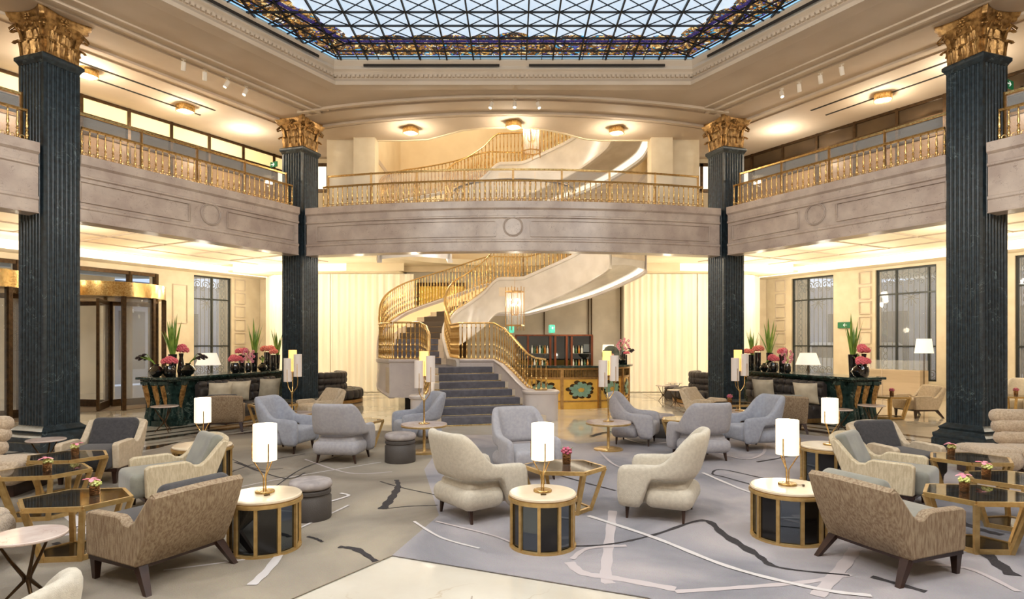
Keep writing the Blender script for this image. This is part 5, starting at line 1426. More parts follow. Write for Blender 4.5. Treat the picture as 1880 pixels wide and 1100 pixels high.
def club_chair(shell_m, seat_m, wide=.78):
    o = empty('club_chair'); tag(o, None, 'armchair'); hw = wide / 2
    side = [(.36, .21), (.37, .52), (.33, .55), (-.03, .555), (-.07, .54), (-.11, .505), (-.17, .50), (-.23, .54), (-.39, .73), (-.43, .745), (-.47, .73), (-.42, .58), (-.33, .36), (-.24, .20)]
    for sg in (-1, 1):
        mb = MB(); x0, x1 = sg * (hw - .085), sg * hw
        A_ = [(x0, y, z) for y, z in side]; B_ = [(x1 if z < .6 else x1, y, z) for y, z in side]
        n_ = len(side); loops = tessellate_polygon([[Vector((y, z, 0)) for y, z in side]])
        fs = [tuple(t) for t in loops] + [tuple(i + n_ for i in t) for t in loops] + [(i, (i + 1) % n_, (i + 1) % n_ + n_, i + n_) for i in range(n_)]
        mb.add(A_ + B_, fs); mb.build('arm', shell_m, o, smooth=40, bevel=.018, fixn=True)
    bp = [(-.24, .20), (-.32, .36), (-.42, .58), (-.47, .73), (-.43, .76), (-.39, .73), (-.33, .58), (-.25, .40), (-.18, .20)]
    rings = []
    for i in range(13):
        u = 2 * i / 12 - 1; x = u * (hw - .01); bul = .085 * (1 - u * u); rings.append([(x, y - bul * min(1, (z - .1) / .5), z + .03 * (1 - u * u) * (z > .6)) for y, z in bp])
    mb = MB(); mb.ring_loft(rings); mb.build('backrest', shell_m, o, smooth=60, fixn=True)
    s1 = MB(); s1.rbox((0, .14, .335), (wide - .17, .70, .26), .06, 4, puff=.015); s1.build('seat_cushion', seat_m, o, smooth=180)
    s2 = MB(); rg = []
    s2.rbox((0, 0, 0), (wide - .19, .15, .43), .065, 4)
    s2.v = [(x, y * cos(.42) - z * sin(.42) - .30 - .05 * (1 - (x / hw) ** 2), y * sin(.42) + z * cos(.42) + .595) for x, y, z in s2.v]
    s2.build('back_cushion', seat_m, o, smooth=180)
    fr = MB()
    for a, b in (((-hw + .04, -.22), (-hw + .04, .36)), ((hw - .04, -.22), (hw - .04, .36)), ((-hw + .04, .35), (hw - .04, .35)), ((-hw + .04, -.22), (hw - .04, -.22))): fr.bar((*a, .19), (*b, .19), .04, .035)
    fr.build('wood_frame', wenge, o)
    for sx in (-1, 1):
        l = MB(); X = sx * (hw - .06)
        l.ring_loft([[(X + a * q, .33 + b * q, z) for a, b in ((-1, -1), (1, -1), (1, 1), (-1, 1))] for q, z in ((.032, .2), (.018, 0))]); l.build('leg', wenge, o, fixn=True)
        l = MB(); l.ring_loft([[(X + sx * e * .3 + a * q, -.22 - e + b * q, z) for a, b in ((-1, -1), (1, -1), (1, 1), (-1, 1))] for q, z, e in ((.036, .2, 0), (.02, 0, .16))]); l.build('leg', wenge, o, fixn=True)
    return o
K1 = club_chair(fab_taupe, fab_char); K2 = club_chair(fab_taupe, fab_green); K3 = club_chair(fab_sand, fab_green); K4 = club_chair(fab_beige, fab_beige); K5 = club_chair(fab_beige, fab_char)
G2 = 'club armchairs with dark splayed legs'
dup(K1, (-2.83, 4.98, 0), face((-.90, .44)), 'taupe chenille club chair with charcoal seat, back towards the left drum table', G2)
dup(K2, (3.12, 5.12, 0), face((.94, .36)), 'taupe chenille club chair with grey green seat, back towards the right drum table', G2)
dup(K3, (-3.86, 7.0, 0), face((-.72, -.69)), 'sand chenille club chair with grey green velvet seat, left side, facing the hexagonal tables', G2)
dup(K3, (4.28, 7.1, 0), face((.72, -.69)), 'sand chenille club chair with grey green velvet seat, right side, facing the hexagonal tables', G2)
dup(K5, (-5.6, 8.38, 0), face((.12, -1)), 'beige club chair with charcoal cushions in front of the near left column', G2)
dup(K5, (5.05, 8.1, 0), face((.22, -.98)), 'beige club chair with charcoal cushions left of the near right column', G2)
dup(K1, (-6.15, 13.1, 0), face((-.35, .94)), 'brown club chair seen from behind, in front of the left tufted sofa', G2)
dup(K4, (-4.5, 14.3, 0), face((-.62, -.78)), 'beige club chair in front of the far left column', G2)
dup(K4, (4.55, 14.6, 0), face((.72, -.69)), 'beige club chair in front of the far right column', G2)
dup(K2, (5.75, 13.0, 0), face((.30, .95)), 'brown club chair half hidden behind the pale wing armchair, before the right tufted sofa', G2)
dup(K4, (10.25, 15.6, 0), face((-1, -.12)), 'beige club chair beside the stone cabinet left of the near right column', G2)

# plush channel sofas at the edges
def make_plush():
    o = empty('plush_sofa'); tag(o, None, 'sofa'); W_ = 1.5
    mb = MB(); mb.box((0, -.02, .09), (W_ - .2, .72, .18)); mb.build('plinth', wenge, o, bevel=.01)
    mb = MB()
    for i in range(3): mb.rbox(((i - 1) * .5, .06, .29), (.52, .88, .26), .12, 4, puff=.02)
    for i in range(3): mb.rbox(((i - 1) * .5, .14, .37), (.50, .62, .16), .075, 4, puff=.02)
    mb.build('seat', fur, o, smooth=180)
    mb = MB()
    for j, (y, z) in enumerate(((-.33, .50), (-.39, .66), (-.44, .80))):
        for i in range(2): mb.rbox((-.62 + i * .52, y, z), (.53, .26, .2), .095, 4)
    mb.build('backrest', fur, o, smooth=180); return o
PS = make_plush(); G3 = 'sand plush sofas'
dup(PS, (-6.68, 7.62, 0), face((.15, -.99)), 'sand plush sofa at the left edge behind the hexagonal tables', G3, (-1, 1, 1))
dup(PS, (-4.55, 4.5, 0), face((1, .30)), 'sand plush sofa at the left edge behind the round marble table', G3, (1, 1, 1))
dup(PS, (7.05, 8.5, 0), face((-.15, -.99)), 'sand plush sofa at the right edge below the near right column', G3, (1, 1, 1))
dup(PS, (4.78, 4.5, 0), face((-1, .32)), 'sand plush sofa cut by the lower right picture edge', G3, (1, 1, 1))

# ============================================================ TABLES
def make_drum():
    o = empty('drum_table'); tag(o, None, 'side table'); r = .295
    t = MB(); t.lathe([(0, .465), (r + .0, .465), (r + .012, .475), (r + .012, .49), (r + .0, .50), (0, .50)], n=56, cap=False); t.build('table_top', marble_c, o, smooth=35)
    f = MB(); f.lathe([(r - .01, .43), (r + .018, .43), (r + .022, .445), (r + .018, .465), (r - .01, .465)], n=56, cap=False); f.lathe([(r - .02, 0), (r + .01, 0), (r + .01, .03), (r - .02, .035)], n=56, cap=False)
    for k in range(10): a = k * pi / 5 + .16; f.box(((r - .005) * cos(a), (r - .005) * sin(a), .235), (.022, .028, .42), a)
    f.build('brass_frame', gold, o, smooth=30)
    for mm, od in ((mirror_d, 0), (blackp, 1)):
        p_ = MB()
        for k in range(10):
            if k % 2 != od: continue
            a0 = k * pi / 5 + .16; a1 = a0 + pi / 5; rr = r - .015; p_.add([(rr * cos(a0), rr * sin(a0), .02), (rr * cos(a1), rr * sin(a1), .02), (rr * cos(a1), rr * sin(a1), .44), (rr * cos(a0), rr * sin(a0), .44)], [(0, 1, 2, 3)])
        p_.build('mirror_panels' if not od else 'black_panels', mm, o, smooth=0)
    return o
DR = make_drum(); G4 = 'drum side tables'
for x, y, rz, wh, sc in ((.27, 5.62, 0, 'in the centre between the two cream armchairs', 1.), (-2.24, 5.55, .3, 'left of centre beside the taupe club chair', 1.04), (2.62, 5.86, .1, 'right of centre behind the taupe club chair', 1.12),
                     (-4.16, 8.25, .2, 'behind the sand club chair on the left', 1.2), (4.22, 8.2, .5, 'behind the sand club chair on the right', 1.2)):
    dup(DR, (x, y, 0), rz, 'round brass ribbed drum table ' + wh, G4, (sc, sc, 1))
G5 = 'lit table lamps with white cylinder shades'
for x, y, rz, wh in ((.27, 5.62, 0, 'on the central drum table'), (-2.25, 5.58, .5, 'on the drum table beside the left taupe club chair'), (2.62, 5.88, 1.2, 'on the drum table beside the right taupe club chair'),
                     (-4.16, 8.25, .4, 'on the drum table behind the left sand club chair'), (4.22, 8.2, .9, 'on the drum table behind the right sand club chair')):
    dup(TL, (x, y, .503), rz, 'lit white cylinder lamp ' + wh, G5)
def make_pedestal():
    o = empty('pedestal_table'); tag(o, None, 'side table'); t = MB(); t.lathe([(0, .475), (.375, .475), (.385, .48), (.385, .50), (0, .50)], n=48, cap=False); t.build('table_top', marble_w, o, smooth=35)
    e = MB(); e.lathe([(.36, .455), (.388, .455), (.390, .48), (.386, .485)], n=48, cap=False); e.lathe([(0, .455), (.386, .455)], n=48, cap=False); e.build('brass_rim', gold, o, smooth=35)
    b = MB(); b.lathe([(0, 0), (.25, 0), (.25, .03), (.24, .035), (.03, .04), (.024, .05), (.024, .46), (0, .46)], n=40, cap=False); b.build('pedestal', gold, o, smooth=35); return o
PT = make_pedestal(); G6 = 'tall branching lamps tables'
for x, y, wh in ((-1.50, 10.38, 'before the staircase foot'), (1.65, 10.66, 'in front of the bar'), (-4.33, 12.06, 'beside the far left column'), (4.55, 12.35, 'beside the far right column')):
    dup(PT, (x, y, 0), 0, 'round marble pedestal table with brass stem ' + wh, 'round pedestal tables')
    dup(TR, (x, y, .503), .2, 'branching brass lamp with three cylinder shades ' + wh, 'branching brass lamps')
def make_hex():
    o = empty('hexagonal_table'); tag(o, None, 'coffee table'); R_, r_, H = .42, .27, .5
    hx = lambda R, z: [(R * cos(k * pi / 3) * 1.08, R * sin(k * pi / 3) * .92, z) for k in range(6)]
    f = MB(); T_ = hx(R_, H - .02); B_ = hx(r_, .03)
    for P_, hh, nm in ((T_, .04, 'top_frame'), (B_, .045, 'base_frame')):
        f = MB()
        for a, b in zip(P_, P_[1:] + P_[:1]): f.bar(a, b, .03, hh)
        f.build(nm, gold, o)
    for a, b in zip(T_, B_): l = MB(); l.bar(a, (b[0], b[1], 0.005), .032, .04); l.build('leg', gold, o)
    g = MB(); g.prism([(p[0], p[1]) for p in hx(R_ - .015, 0)], H - .012, H); g.build('glass_top', smoked, o, smooth=0, fixn=True)
    g = MB(); g.prism([(p[0], p[1]) for p in hx(r_ - .01, 0)], .035, .045); g.build('mirror_shelf', blackp, o, smooth=0, fixn=True); return o
HX = make_hex(); G7 = 'hexagonal brass tables with smoked glass'
hexes = [(-3.83, 5.40, .12, 'nearest on the left, behind the round marble table'), (-5.02, 6.58, .2, 'middle one on the left'), (-5.38, 7.44, .05, 'furthest of the left three, before the charcoal chair'),
         (4.2, 5.58, -.05, 'nearest on the right, beyond the taupe club chair'), (5.05, 6.2, .1, 'at the right picture edge'), (5.42, 7.3, .0, 'furthest of the right three, below the column'),
         (.56, 6.82, -.1, 'in the centre between the cream armchairs'), (-5.15, 13.2, .1, 'before the left tufted sofa'), (4.8, 13.35, .1, 'before the right tufted sofa'),
         (9.3, 15.2, .1, 'beside the beige chair near the right windows'), (12.4, 15.3, .1, 'behind the near right column'), (-2.75, 10.85, .3, 'behind the back view grey-toned chair on the left'), (3.1, 11.1, .3, 'behind the back view grey-toned chair on the right')]
for x, y, rz, wh in hexes: dup(HX, (x, y, 0), rz, 'hexagonal brass table with smoked glass top ' + wh, G7, 1.12 if y > 13 else 1.)
for k, (x, y, wh) in enumerate(((-3.72, 5.47, 'on the nearest left hexagonal table'), (-4.92, 6.5, 'on the middle left hexagonal table'), (-5.28, 7.42, 'on the furthest left hexagonal table'),
                                (4.12, 5.62, 'on the nearest right hexagonal table'), (4.78, 6.22, 'on the right hexagonal table at the picture edge'), (5.28, 7.42, 'on the furthest right hexagonal table'))):
    dup(CUP, (x, y, .502), k * 1.3, 'copper cup of pink and lime flowers ' + wh, 'copper flower cups')
for x, y, z, wh in ((.60, 6.9, .502, 'on the central hexagonal table'), (-5.1, 13.2, .562, 'on the table before the left tufted sofa'), (4.7, 13.35, .562, 'on the table before the right tufted sofa'), (9.35, 15.2, .562, 'on the table near the right windows'), (12.5, 15.3, .562, 'on the table behind the near right column')):
    dup(CUP2, (x, y, z), .3, 'small cup of magenta flowers ' + wh, 'magenta flower cups', 1.1)
def make_branch_table():
    o = empty('marble_side_table'); tag(o, None, 'side table'); t = MB(); t.lathe([(0, .478), (.235, .478), (.24, .485), (.24, .495), (.235, .50), (0, .50)], n=40, cap=False); t.build('table_top', marble_w, o, smooth=35)
    l = MB()
    for k in range(3):
        a = k * 2 * pi / 3 + .3; c, s_ = cos(a), sin(a); l.tube([(.19 * c, .19 * s_, .48), (.1 * c, .1 * s_, .32), (.02 * c, .02 * s_, .2), (.02 * c, .02 * s_, .17), (.12 * c, .12 * s_, .06), (.17 * c, .17 * s_, 0)], [.009, .011, .014, .014, .010, .007], 6)
    l.build('legs', bronze, o, smooth=60); return o
BT = make_branch_table(); G8 = 'round marble side tables with bronze branching legs'
for x, y, wh, sc in ((-3.44, 4.36, 'at the lower left picture edge', 1.), (-6.6, 8.7, 'behind the left hexagonal tables near the column', 1.), (-7.3, 12.9, 'at the end of the left counter', 1.1), (7.6, 13.05, 'at the end of the right counter', 1.1), (6.75, 12.7, 'before the right tufted sofa', 1.),
                     (4.75, 18.0, 'nearest of the three by the right banquette', 1.), (4.85, 19.9, 'middle of the three by the right banquette', 1.), (5.6, 21.3, 'furthest of the three by the right banquette', 1.)):
    dup(BT, (x, y, 0), 1.1, 'small round marble table on bronze legs ' + wh, G8, sc)
def make_pouf():
    o = empty('pouf'); tag(o, None, 'stool'); b = MB(); b.lathe([(0, .0), (.205, 0), (.215, .02), (.215, .24), (.2, .255), (.2, .27), (.212, .28), (.212, .31), (.2, .32), (0, .32)], n=36, cap=False); b.build('base', pouf_base, o, smooth=50)
    t = MB(); t.lathe([(0, .32), (.18, .32), (.215, .34), (.225, .37), (.21, .405), (.17, .42), (0, .425)], n=36, cap=False); t.build('seat', pouf_top, o, smooth=80); return o
PF = make_pouf(); G9 = 'round stools'
dup(PF, (-2.14, 6.5, 0), 0, 'round grey stool with mottled cushion beside the left drum table', G9); dup(PF, (-1.76, 9.6, 0), 0, 'round grey stool left of the tall table before the stairs', G9, 1.1)
dup(PF, (2.95, 12.15, 0), 0, 'round grey stool half hidden behind the grey-toned chair before the bar', G9, 1.1); dup(PF, (5.35, 20.8, 0), 0, 'round stool by the right sheer curtain', G9, 1.1)

# stone cabinet with glass case near right windows
t = empty('display_cabinet', (0, 0, 0), 0, 'pale stone cabinet with glass display case under the right windows', 'cabinet')
a, b = wxy(on_wall(1600, 1), 1, -.9), wxy(on_wall(1725, 1), 1, -.9)
mb = MB(); mb.bar((a.x, a.y, .5), (b.x, b.y, .5), .5, 1.0); mb.build('body', mat('veined travertine cladding', S(200, 180, 152), .4, col2=S(182, 162, 134), scale=2, stretch=(.3, .3, 3)), t, bevel=.01)
mb = MB(); mb.bar((a.x, a.y, 1.16), (b.x, b.y, 1.16), .45, .3); mb.build('glass_case', glass, t)
mb = MB(); q = a.lerp(b, .47); mb.box((q.x, q.y, .5), (.02, .54, 1.0), atan2((b - a).y, (b - a).x)); mb.build('joint', plaster, t)
p = wxy(on_wall(1728, 1), 1, -1.0); r = empty('floor_lamp', (p.x, p.y, 0), 0, 'white shaded floor lamp beside the near right column', 'lamp')
mb = MB(); mb.lathe([(.26, 1.55), (.2, 2.0)], n=24, cap=False); mb.build('lamp_shade', shade_l, r); mb = MB(); mb.lathe([(.15, 0), (.15, .02), (.012, .03), (.012, 1.7)], n=12); mb.build('base', bronze, r)

# ============================================================ REVOLVING DOORS
def revolving(x, y, R, rz, lab):
    o = empty('revolving_door', (x, y, 0), rz, lab, 'door')
    c = MB(); c.lathe([(R, 3.15), (R + .04, 3.15), (R + .04, 3.55), (0, 3.56)], n=56, cap=False); c.lathe([(0, 3.16), (R, 3.15)], n=56, cap=False); c.build('canopy', brass, o, smooth=40)
    f = MB()
    for a in (-60, -25, 20, 55, 110, 150, 200, 240): f.box((R * cos(radians(a)), R * sin(radians(a)), 1.58), (.12, .1, 3.15), radians(a))
    f.build('posts', bronze, o)
    g = MB()
    for a0, a1 in ((20, 110), (200, 240), (150, 200), (-60, -25)):
        n_ = 8; g.ring_loft([[(R * cos(radians(lerp(a0, a1, i / n_))), R * sin(radians(lerp(a0, a1, i / n_))), z) for z in (.12, 3.1)] for i in range(n_ + 1)], closed_ring=False)
    g.build('curved_glass', glass, o)
    for k in range(3):
        a = radians(35 + k * 120); w_ = MB(); gl = MB()
        for r0, z in ((R / 2, .12), (R / 2, 3.02)): w_.bar((.05 * cos(a), .05 * sin(a), z), ((R - .08) * cos(a), (R - .08) * sin(a), z), .06, .2 if z < 1 else .12)
        for rr in (.07, R - .1): w_.bar((rr * cos(a), rr * sin(a), .05), (rr * cos(a), rr * sin(a), 3.08), .07)
        leafp = w_.build('door_wing', bronze, o)
        gl.bar((.1 * cos(a), .1 * sin(a), 1.6), ((R - .12) * cos(a), (R - .12) * sin(a), 1.6), .01, 2.9); gl.build('pane', glass, leafp)
    m_ = MB(); m_.lathe([(0, 0.0), (R - .15, 0.), (R - .15, .012), (0, .012)], n=40, cap=False); m_.build('mat', mat('door mat', S(120, 104, 86), .9), o)
    return o
revolving(-11.75, 17.9, 1.4, .3, 'brass canopied revolving door right of the near left column')
revolving(-12.95, 14.3, 1.4, .3, 'brass canopied revolving door at the left picture edge')
a, b = wxy(dL[0], -1, -.02), wxy(dL2[1], -1, -.02)
mb = MB()
for t_ in (dL[0], dL[0] + .9, dL[1] - .5, dL[1], dL2[0], dL2[1]): q = wxy(t_, -1, -.02); mb.box((q.x, q.y, 2.15), (.14, .14, 4.3))
mb.bar((a.x, a.y, 4.25), (b.x, b.y, 4.25), .12, .12); mb.bar((a.x, a.y, 3.45), (b.x, b.y, 3.45), .14, .14)
mb.bar((a.x, a.y, 3.3), (b.x, b.y, 3.3), .2, .25)
struct('door_2', mb, bronze)
# ============================================================ CARPETS
def rug_mat(name, c1, c2, c3):
    m = bpy.data.materials.new(name); m.use_nodes = True; nt = m.node_tree; N = nt.nodes; L = nt.links; b = N['Principled BSDF']; b.inputs['Roughness'].default_value = .97
    tc = N.new('ShaderNodeTexCoord'); n = N.new('ShaderNodeTexNoise'); n.inputs['Scale'].default_value = .55; n.inputs['Detail'].default_value = 5; n.inputs['Distortion'].default_value = .6; L.new(tc.outputs['Object'], n.inputs['Vector'])
    r = N.new('ShaderNodeValToRGB'); e = r.color_ramp.elements; e[0].position = .36; e[0].color = (*c1, 1); e[1].position = .62; e[1].color = (*c3, 1); x = e.new(.48); x.color = (*c2, 1); L.new(n.outputs['Fac'], r.inputs['Fac'])
    n2 = N.new('ShaderNodeTexNoise'); n2.inputs['Scale'].default_value = 90; L.new(tc.outputs['Object'], n2.inputs['Vector'])
    mx = N.new('ShaderNodeMixRGB'); mx.blend_type = 'MULTIPLY'; mx.inputs['Fac'].default_value = .25; L.new(r.outputs[0], mx.inputs['Color1']); L.new(n2.outputs['Color'], mx.inputs['Color2']); 
    L.new(mx.outputs[0], b.inputs['Base Color'])
    bp = N.new('ShaderNodeBump'); bp.inputs['Strength'].default_value = .5; bp.inputs['Distance'].default_value = .01; L.new(n2.outputs['Fac'], bp.inputs['Height']); L.new(bp.outputs[0], b.inputs['Normal']); return m
rg = rug_mat('lavender grey carpet', S(128, 126, 131), S(158, 153, 156), S(182, 173, 172))
rt = rug_mat('taupe carpet', S(128, 117, 103), S(152, 141, 126), S(174, 161, 141))
c_dark = mat('charcoal carpet stroke', S(62, 56, 56), .97, col2=S(44, 40, 42), scale=60); c_white = mat('ivory carpet stroke', S(206, 198, 194), .97); c_pink = mat('blush carpet stroke', S(190, 178, 176), .97); c_blue = mat('blue grey carpet wash', S(132, 132, 140), .97)
def stroke(mb, pts, w, mi, z):
    P = [Vector(p) for p in pts]; Q = []
    for i in range(len(P) - 1):    # catmull
        p0, p1, p2, p3 = P[max(0, i - 1)], P[i], P[i + 1], P[min(len(P) - 1, i + 2)]
        for k in range(8):
            t = k / 8; Q.append(.5 * ((2 * p1) + (p2 - p0) * t + (2 * p0 - 5 * p1 + 4 * p2 - p3) * t * t + (3 * p1 - p0 - 3 * p2 + p3) * t ** 3))
    Q.append(P[-1]); n_ = len(Q); vs = []
    for i, q in enumerate(Q):
        d = Q[min(i + 1, n_ - 1)] - Q[max(0, i - 1)]; d.normalize(); nn = Vector((-d.y, d.x)); t = i / (n_ - 1)
        ww = (w if not isinstance(w, (tuple, list)) else w[min(len(w) - 1, int(t * len(w)))]) / 2 * (1 + .25 * sin(i * 1.7) * (.5 if mi != 1 else 1))
        vs += [(q.x - nn.x * ww, q.y - nn.y * ww, z), (q.x + nn.x * ww, q.y + nn.y * ww, z)]
    mb.add(vs, [(2 * i, 2 * i + 2, 2 * i + 3, 2 * i + 1) for i in range(n_ - 1)], mi)
def px(*pp): return [tuple(at(a, b)[:2]) for a, b in pp]
H_ = .012
junction = at(720, 1022)
jb = at(808, 945); 
outL = [tuple(at(720, 1022)[:2]), (-1.62, 4.4), (-2.6, 3.2), (-9.5, 3.2), (-9.5, 7.4), (-7.0, 8.6), (-6.3, 9.6), (-6.2, 12.0), (-4.6, 13.2), (-2.0, 12.9), (-1.3, 12.0), (-1.3, 9.0), tuple(at(806, 948)[:2])]
mb = MB(); mb.prism(list(reversed(outL)), 0.0055, H_)
ink = lambda pts, w, mi: stroke(mb, pts, w, mi, H_ + .0015 + .0006 * (ink_n() % 9))
_c = [0]
def ink_n(): _c[0] += 1; return _c[0]
ink(px((702, 937), (720, 915), (731, 895), (728, 883)), (.10, .09, .06), 1); ink(px((702, 937), (750, 932), (803, 930)), .022, 1); ink(px((698, 886), (740, 898), (805, 912)), .02, 1)
ink(px((622, 1007), (655, 1012), (690, 1034)), (.05, .07, .05), 1); ink(px((565, 988), (580, 992), (592, 998)), .03, 1)
ink(px((462, 1078), (500, 1040), (545, 975)), .075, 2); ink(px((545, 975), (620, 940), (640, 930)), .03, 2)
ink(px((600, 925), (625, 918), (640, 912), (625, 908)), .04, 2); ink(px((400, 905), (520, 880), (700, 850)), .025, 2); ink(px((560, 845), (640, 870), (720, 868)), .03, 3)
ink(px((415, 840), (470, 862), (520, 862)), .02, 1); ink(px((430, 850), (520, 880), (560, 870)), .03, 1); ink(px((420, 870), (480, 850), (560, 835)), .02, 1); ink(px((500, 900), (560, 860), (640, 835)), .02, 1)
ink(px((120, 975), (160, 968), (200, 972)), .03, 1); ink(px((100, 1000), (140, 1010), (180, 985)), .05, 1); ink(px((190, 950), (210, 965), (215, 985)), .04, 1)
ink(px((60, 950), (110, 940), (200, 1000), (260, 1010)), .12, 2); ink(px((300, 1050), (380, 1040), (450, 1030)), .03, 2); ink(px((20, 1000), (120, 985), (240, 960)), .06, 3)
tag(mb.build('carpet', [rt, c_dark, c_white, c_pink, c_blue], smooth=0, fixn=True), 'taupe patterned carpet with brushstroke lines under the left seating group', 'carpet')
outR = [tuple(at(720, 1022)[:2]), tuple(at(1190, 1100)[:2]), (1.6, 3.6), (2.6, 3.1), (9.5, 3.1), (9.5, 7.4), (7.0, 8.6), (6.3, 9.6), (6.2, 12.2), (4.8, 13.0), (3.0, 12.8), (2.0, 11.7), (1.2, 11.3), (.7, 12.4), (-1.3, 12.4), (-1.3, 9.0), tuple(at(806, 948)[:2])]
mb = MB(); mb.prism(outR, 0.0055, H_)
ink(px((1045, 1006), (1120, 1002), (1200, 985), (1290, 958), (1330, 985), (1390, 1022), (1430, 1045), (1560, 1060)), (.03, .03, .04, .07, .09, .06, .03), 1)
ink(px((1420, 903), (1330, 878), (1308, 872), (1325, 864), (1400, 880), (1430, 888)), .03, 1); ink(px((1470, 835), (1420, 845), (1390, 850)), .04, 1); ink(px((1010, 870), (1080, 890), (1130, 903)), .03, 1)
ink(px((800, 960), (900, 985), (940, 1000)), .03, 3); ink(px((1080, 950), (1200, 990), (1340, 1045), (1500, 1085), (1600, 1098)), .055, 2); ink(px((1125, 940), (1118, 1000), (1112, 1060), (1120, 1075)), .09, 3)
ink(px((1045, 1035), (1070, 1055), (1130, 1065), (1240, 1085)), .09, 3); ink(px((1240, 1090), (1360, 1082), (1480, 1072), (1560, 1058)), .06, 3); ink(px((1500, 1098), (1550, 1040), (1570, 1010)), .10, 3)
ink(px((1050, 1030), (1080, 1010), (1150, 1005)), .05, 3); ink(px((760, 960), (810, 990), (880, 1010)), .03, 2); ink(px((1290, 870), (1360, 900), (1420, 920)), .05, 2)
ink(px((1320, 835), (1370, 845), (1400, 835), (1405, 820)), .05, 3); ink(px((1100, 830), (1140, 860), (1210, 850)), .04, 3); ink(px((1130, 800), (1180, 815), (1240, 812)), .04, 2)
ink(px((1085, 802), (1110, 795), (1150, 792)), .08, 1); ink(px((1600, 1062), (1700, 1090)), .06, 1); ink(px((1770, 985), (1810, 1020), (1860, 1060)), .10, 1); ink(px((1700, 1040), (1780, 1048), (1870, 1090)), .05, 3)
ink(px((1760, 960), (1800, 975), (1840, 985)), .09, 1); ink(px((1680, 1000), (1760, 1015), (1850, 1000)), .06, 2)
tag(mb.build('carpet', [rg, c_dark, c_white, c_pink, c_blue], smooth=0, fixn=True), 'lavender grey patterned carpet with dark and white lines, centre and right', 'carpet')

# ============================================================ CEILING LIGHTS
def make_clight():
    o = empty('ceiling_light'); tag(o, None, 'ceiling light'); R = .2
    f = MB(); pts = lambda r, z: [(r * cos(a) * (1 + .07 * cos(4 * a)), r * sin(a) * (1 + .07 * cos(4 * a)), z) for a in [2 * pi * k / 32 for k in range(32)]]
    f.ring_loft([pts(R, 0), pts(R, -.15), pts(R - .015, -.15), pts(R - .015, 0)], caps=False); f.build('brass_ring', brass, o, smooth=40, fixn=True)
    d = MB(); d.add(pts(R - .016, -.13), [tuple(range(32))]); d.build('diffuser', lightdisc, o); return o
CLT = make_clight()
def up(px_, py_, z=CEIL):
    Y = (z - EYE) * F / (HY - py_); return ((px_ - CX) * Y / F, Y, z)
for x_, y_, wh in ((160, 128, 'beside the near left column'), (340, 194, 'above the left gallery'), (754, 235, 'left of the stair opening'), (943, 224, 'above the stair opening'), (1132, 235, 'right of the stair opening'), (1621, 173, 'above the right gallery')):
    p = up(x_, y_); dup(CLT, p, .3, 'round brass ceiling light ' + wh, 'round brass ceiling lights')
    lamp('POINT', 'ceiling_lamp', (p[0], p[1], p[2] - .35), 55, (1, .86, .66), .12)
def make_spot():
    o = empty('spotlight'); tag(o, None, 'spotlight'); b = MB(); b.lathe([(.05, 0), (.05, -.02)], n=14); b.tube([(0, 0, 0), (0, 0, -.06)], .012, 6); b.build('mount', trim_m, o)
    h = MB(); h.lathe([(.0, .06), (.042, .06), (.045, .05), (.045, -.11), (.036, -.11), (.036, -.09)], n=16, cap=False); h.v = [(x, y * cos(.5) - z * sin(.5), y * sin(.5) + z * cos(.5) - .12) for x, y, z in h.v]; h.build('head', trim_m, o, smooth=40)
    d = MB(); d.lathe([(0, -.095), (.037, -.095)], n=16, cap=False); d.v = [(x, y * cos(.5) - z * sin(.5), y * sin(.5) + z * cos(.5) - .12) for x, y, z in d.v]; d.build('lens', mat('lit lens', (1, 1, 1), .3, emit=S(255, 236, 205), estr=5), o); return o
SP = make_spot()
for i, (x_, y_) in enumerate(((337, 108), (376, 127), (417, 143), (451, 158), (902, 183), (945, 182), (988, 183), (1435, 162), (1467, 149), (1506, 133), (1545, 117))):
    p = up(x_, y_); dup(SP, p, (.6, .5, 2.4, 2.8, 2.6, 3.1, -2.6, 3.0, -.6, -.7, -.8)[i], 'small white ceiling spotlight, %s' % ('first of the left row from the picture edge', 'second of the left row', 'third of the left row', 'last of the left row, nearest the far column', 'left one of the centre three', 'middle one of the centre three', 'right one of the centre three', 'lit one nearest the far right column', 'second of the right row from the far column', 'third of the right row from the far column', 'nearest of the right row')[i], 'ceiling spotlights')
# exit signs
def sign(nm, loc, rz, lab, w_=.42, h=.2, arrow=1):
    o = empty(nm, loc, rz, lab, 'sign'); mb = MB(); mb.box((0, 0, 0), (w_, .03, h)); mb.build('panel', signgreen, o)
    mb = MB(); s_ = arrow; mb.bar((-.11 * s_, -.018, 0), (.02 * s_, -.018, 0), .006, .02); mb.bar((-.03 * s_, -.018, .05), (.03 * s_, -.018, 0), .006, .02); mb.bar((-.03 * s_, -.018, -.05), (.03 * s_, -.018, 0), .006, .02); mb.build('arrow', signwhite, o); return o
q = wxy(on_wall(1552, 1), 1, -.06); d = atan2(WD.y, -WD.x); sign('exit_sign', (q.x, q.y, EYE + 34 * q.y / F), d, 'green exit sign on the wall between the right windows', .5, .22, -1)
p = up(1853, 155, 7.25); sign('exit_sign', p, .5, 'green exit sign with white arrow high beside the near right column', .3, .17)
p = up(503, 302, 7.1); sign('exit_sign', (p[0], p[1], p[2]), -.5, 'small green exit sign high beside the far left column', .28, .15)

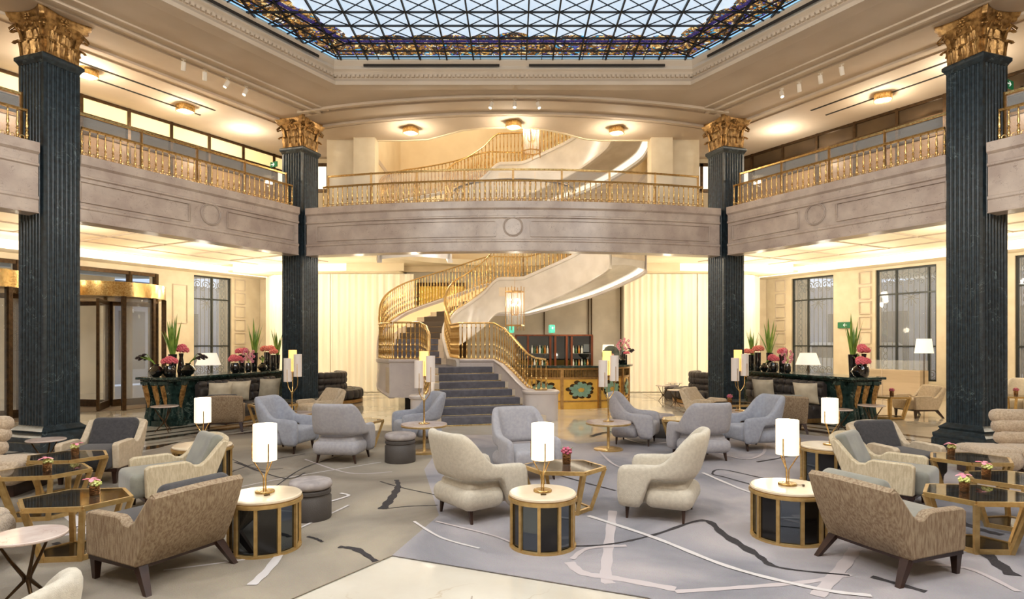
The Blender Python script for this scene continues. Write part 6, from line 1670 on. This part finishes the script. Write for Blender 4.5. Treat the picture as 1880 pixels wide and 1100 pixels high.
# ============================================================ LIGHTS
warm = (1, .90, .74); neut = (1, .95, .88)
for x, y in ((-6, 2), (0, 1), (6, 2), (-6, 6), (6, 6), (0, 5)):
    lamp('POINT', 'hall_fill_light', (x * .9, y - 1.5, 7.0), 400, neut, .4)  # added fill lights around and behind the camera, no fixtures there
for z_, k_ in ((2.6, 4), (3.4, 8), (4.4, 12)):
    c_ = (OUT(k_) + INN(k_)) / 2; lamp('POINT', 'stair_fill_light', (c_.x, c_.y, zf(k_) + 1.6), 26, (1, .86, .62), .1)  # added point lights floating above the treads to brighten the flight
for s_ in (-1, 1):
    for t_ in (1.5, 5, 8.5, 12):
        q = wxy(t_, s_, -1.9); lamp('POINT', 'lounge_fill_light', (q.x, q.y, 3.9), 75, warm, .15)  # added warm fill for the lounge, hung in the air without fixtures
        q = wxy(t_, s_, -4.5); lamp('POINT', 'lounge_fill_light', (q.x, q.y, 3.9), 65, warm, .15)
    lamp('POINT', 'curtain_fill_light', (s_ * 5.4, 21.6, 3.6), 45, (1, .86, .66), .1); lamp('POINT', 'curtain_fill_light', (s_ * 8.6, 21.4, 3.6), 40, (1, .86, .66), .1)  # added fill lights that brighten the curtains, no fixtures modelled
    lamp('POINT', 'gallery_lamp', (s_ * 9.2, 12.5, 7.1), 60, warm, .15); lamp('POINT', 'gallery_lamp', (s_ * 7.2, 16.5, 7.1), 50, warm, .15)
lamp('POINT', 'lantern_bulb', (.05, 18.3, 3.05), 30, (1, .9, .74), .1); lamp('POINT', 'lantern_bulb', (.55, 18.3, 8.2), 60, (1, .9, .74), .1)
lamp('POINT', 'stair_tower_lamp', (-2, 19.5, 10.5), 260, (1, .9, .74), .3)
lamp('POINT', 'stair_lamp', (-2.4, 18.2, 4.5), 60, (1, .9, .74), .2)
lamp('POINT', 'bar_lamp', (2.2, 17.0, 4.4), 90, (1, .86, .64), .12)
lamp('POINT', 'bar_lamp', (2.0, 20.6, 2.5), 30, (1, .86, .64), .12)
lamp('POINT', 'center_fill_light', (-2.6, 16.2, 4.6), 70, neut, .15); lamp('POINT', 'center_fill_light', (2.6, 16.2, 4.6), 70, neut, .15)  # added fill behind the centre parapet, not tied to any fixture
for x, y in ((.27, 5.62), (-2.25, 5.58), (2.62, 5.88), (-4.16, 8.25), (4.22, 8.2)):
    lamp('POINT', 'table_lamp_bulb', (x, y, 1.17), 7, (1, .84, .6), .06)
for o in list(COL.objects):
    if o.get('_used') is not None: del o['_used']
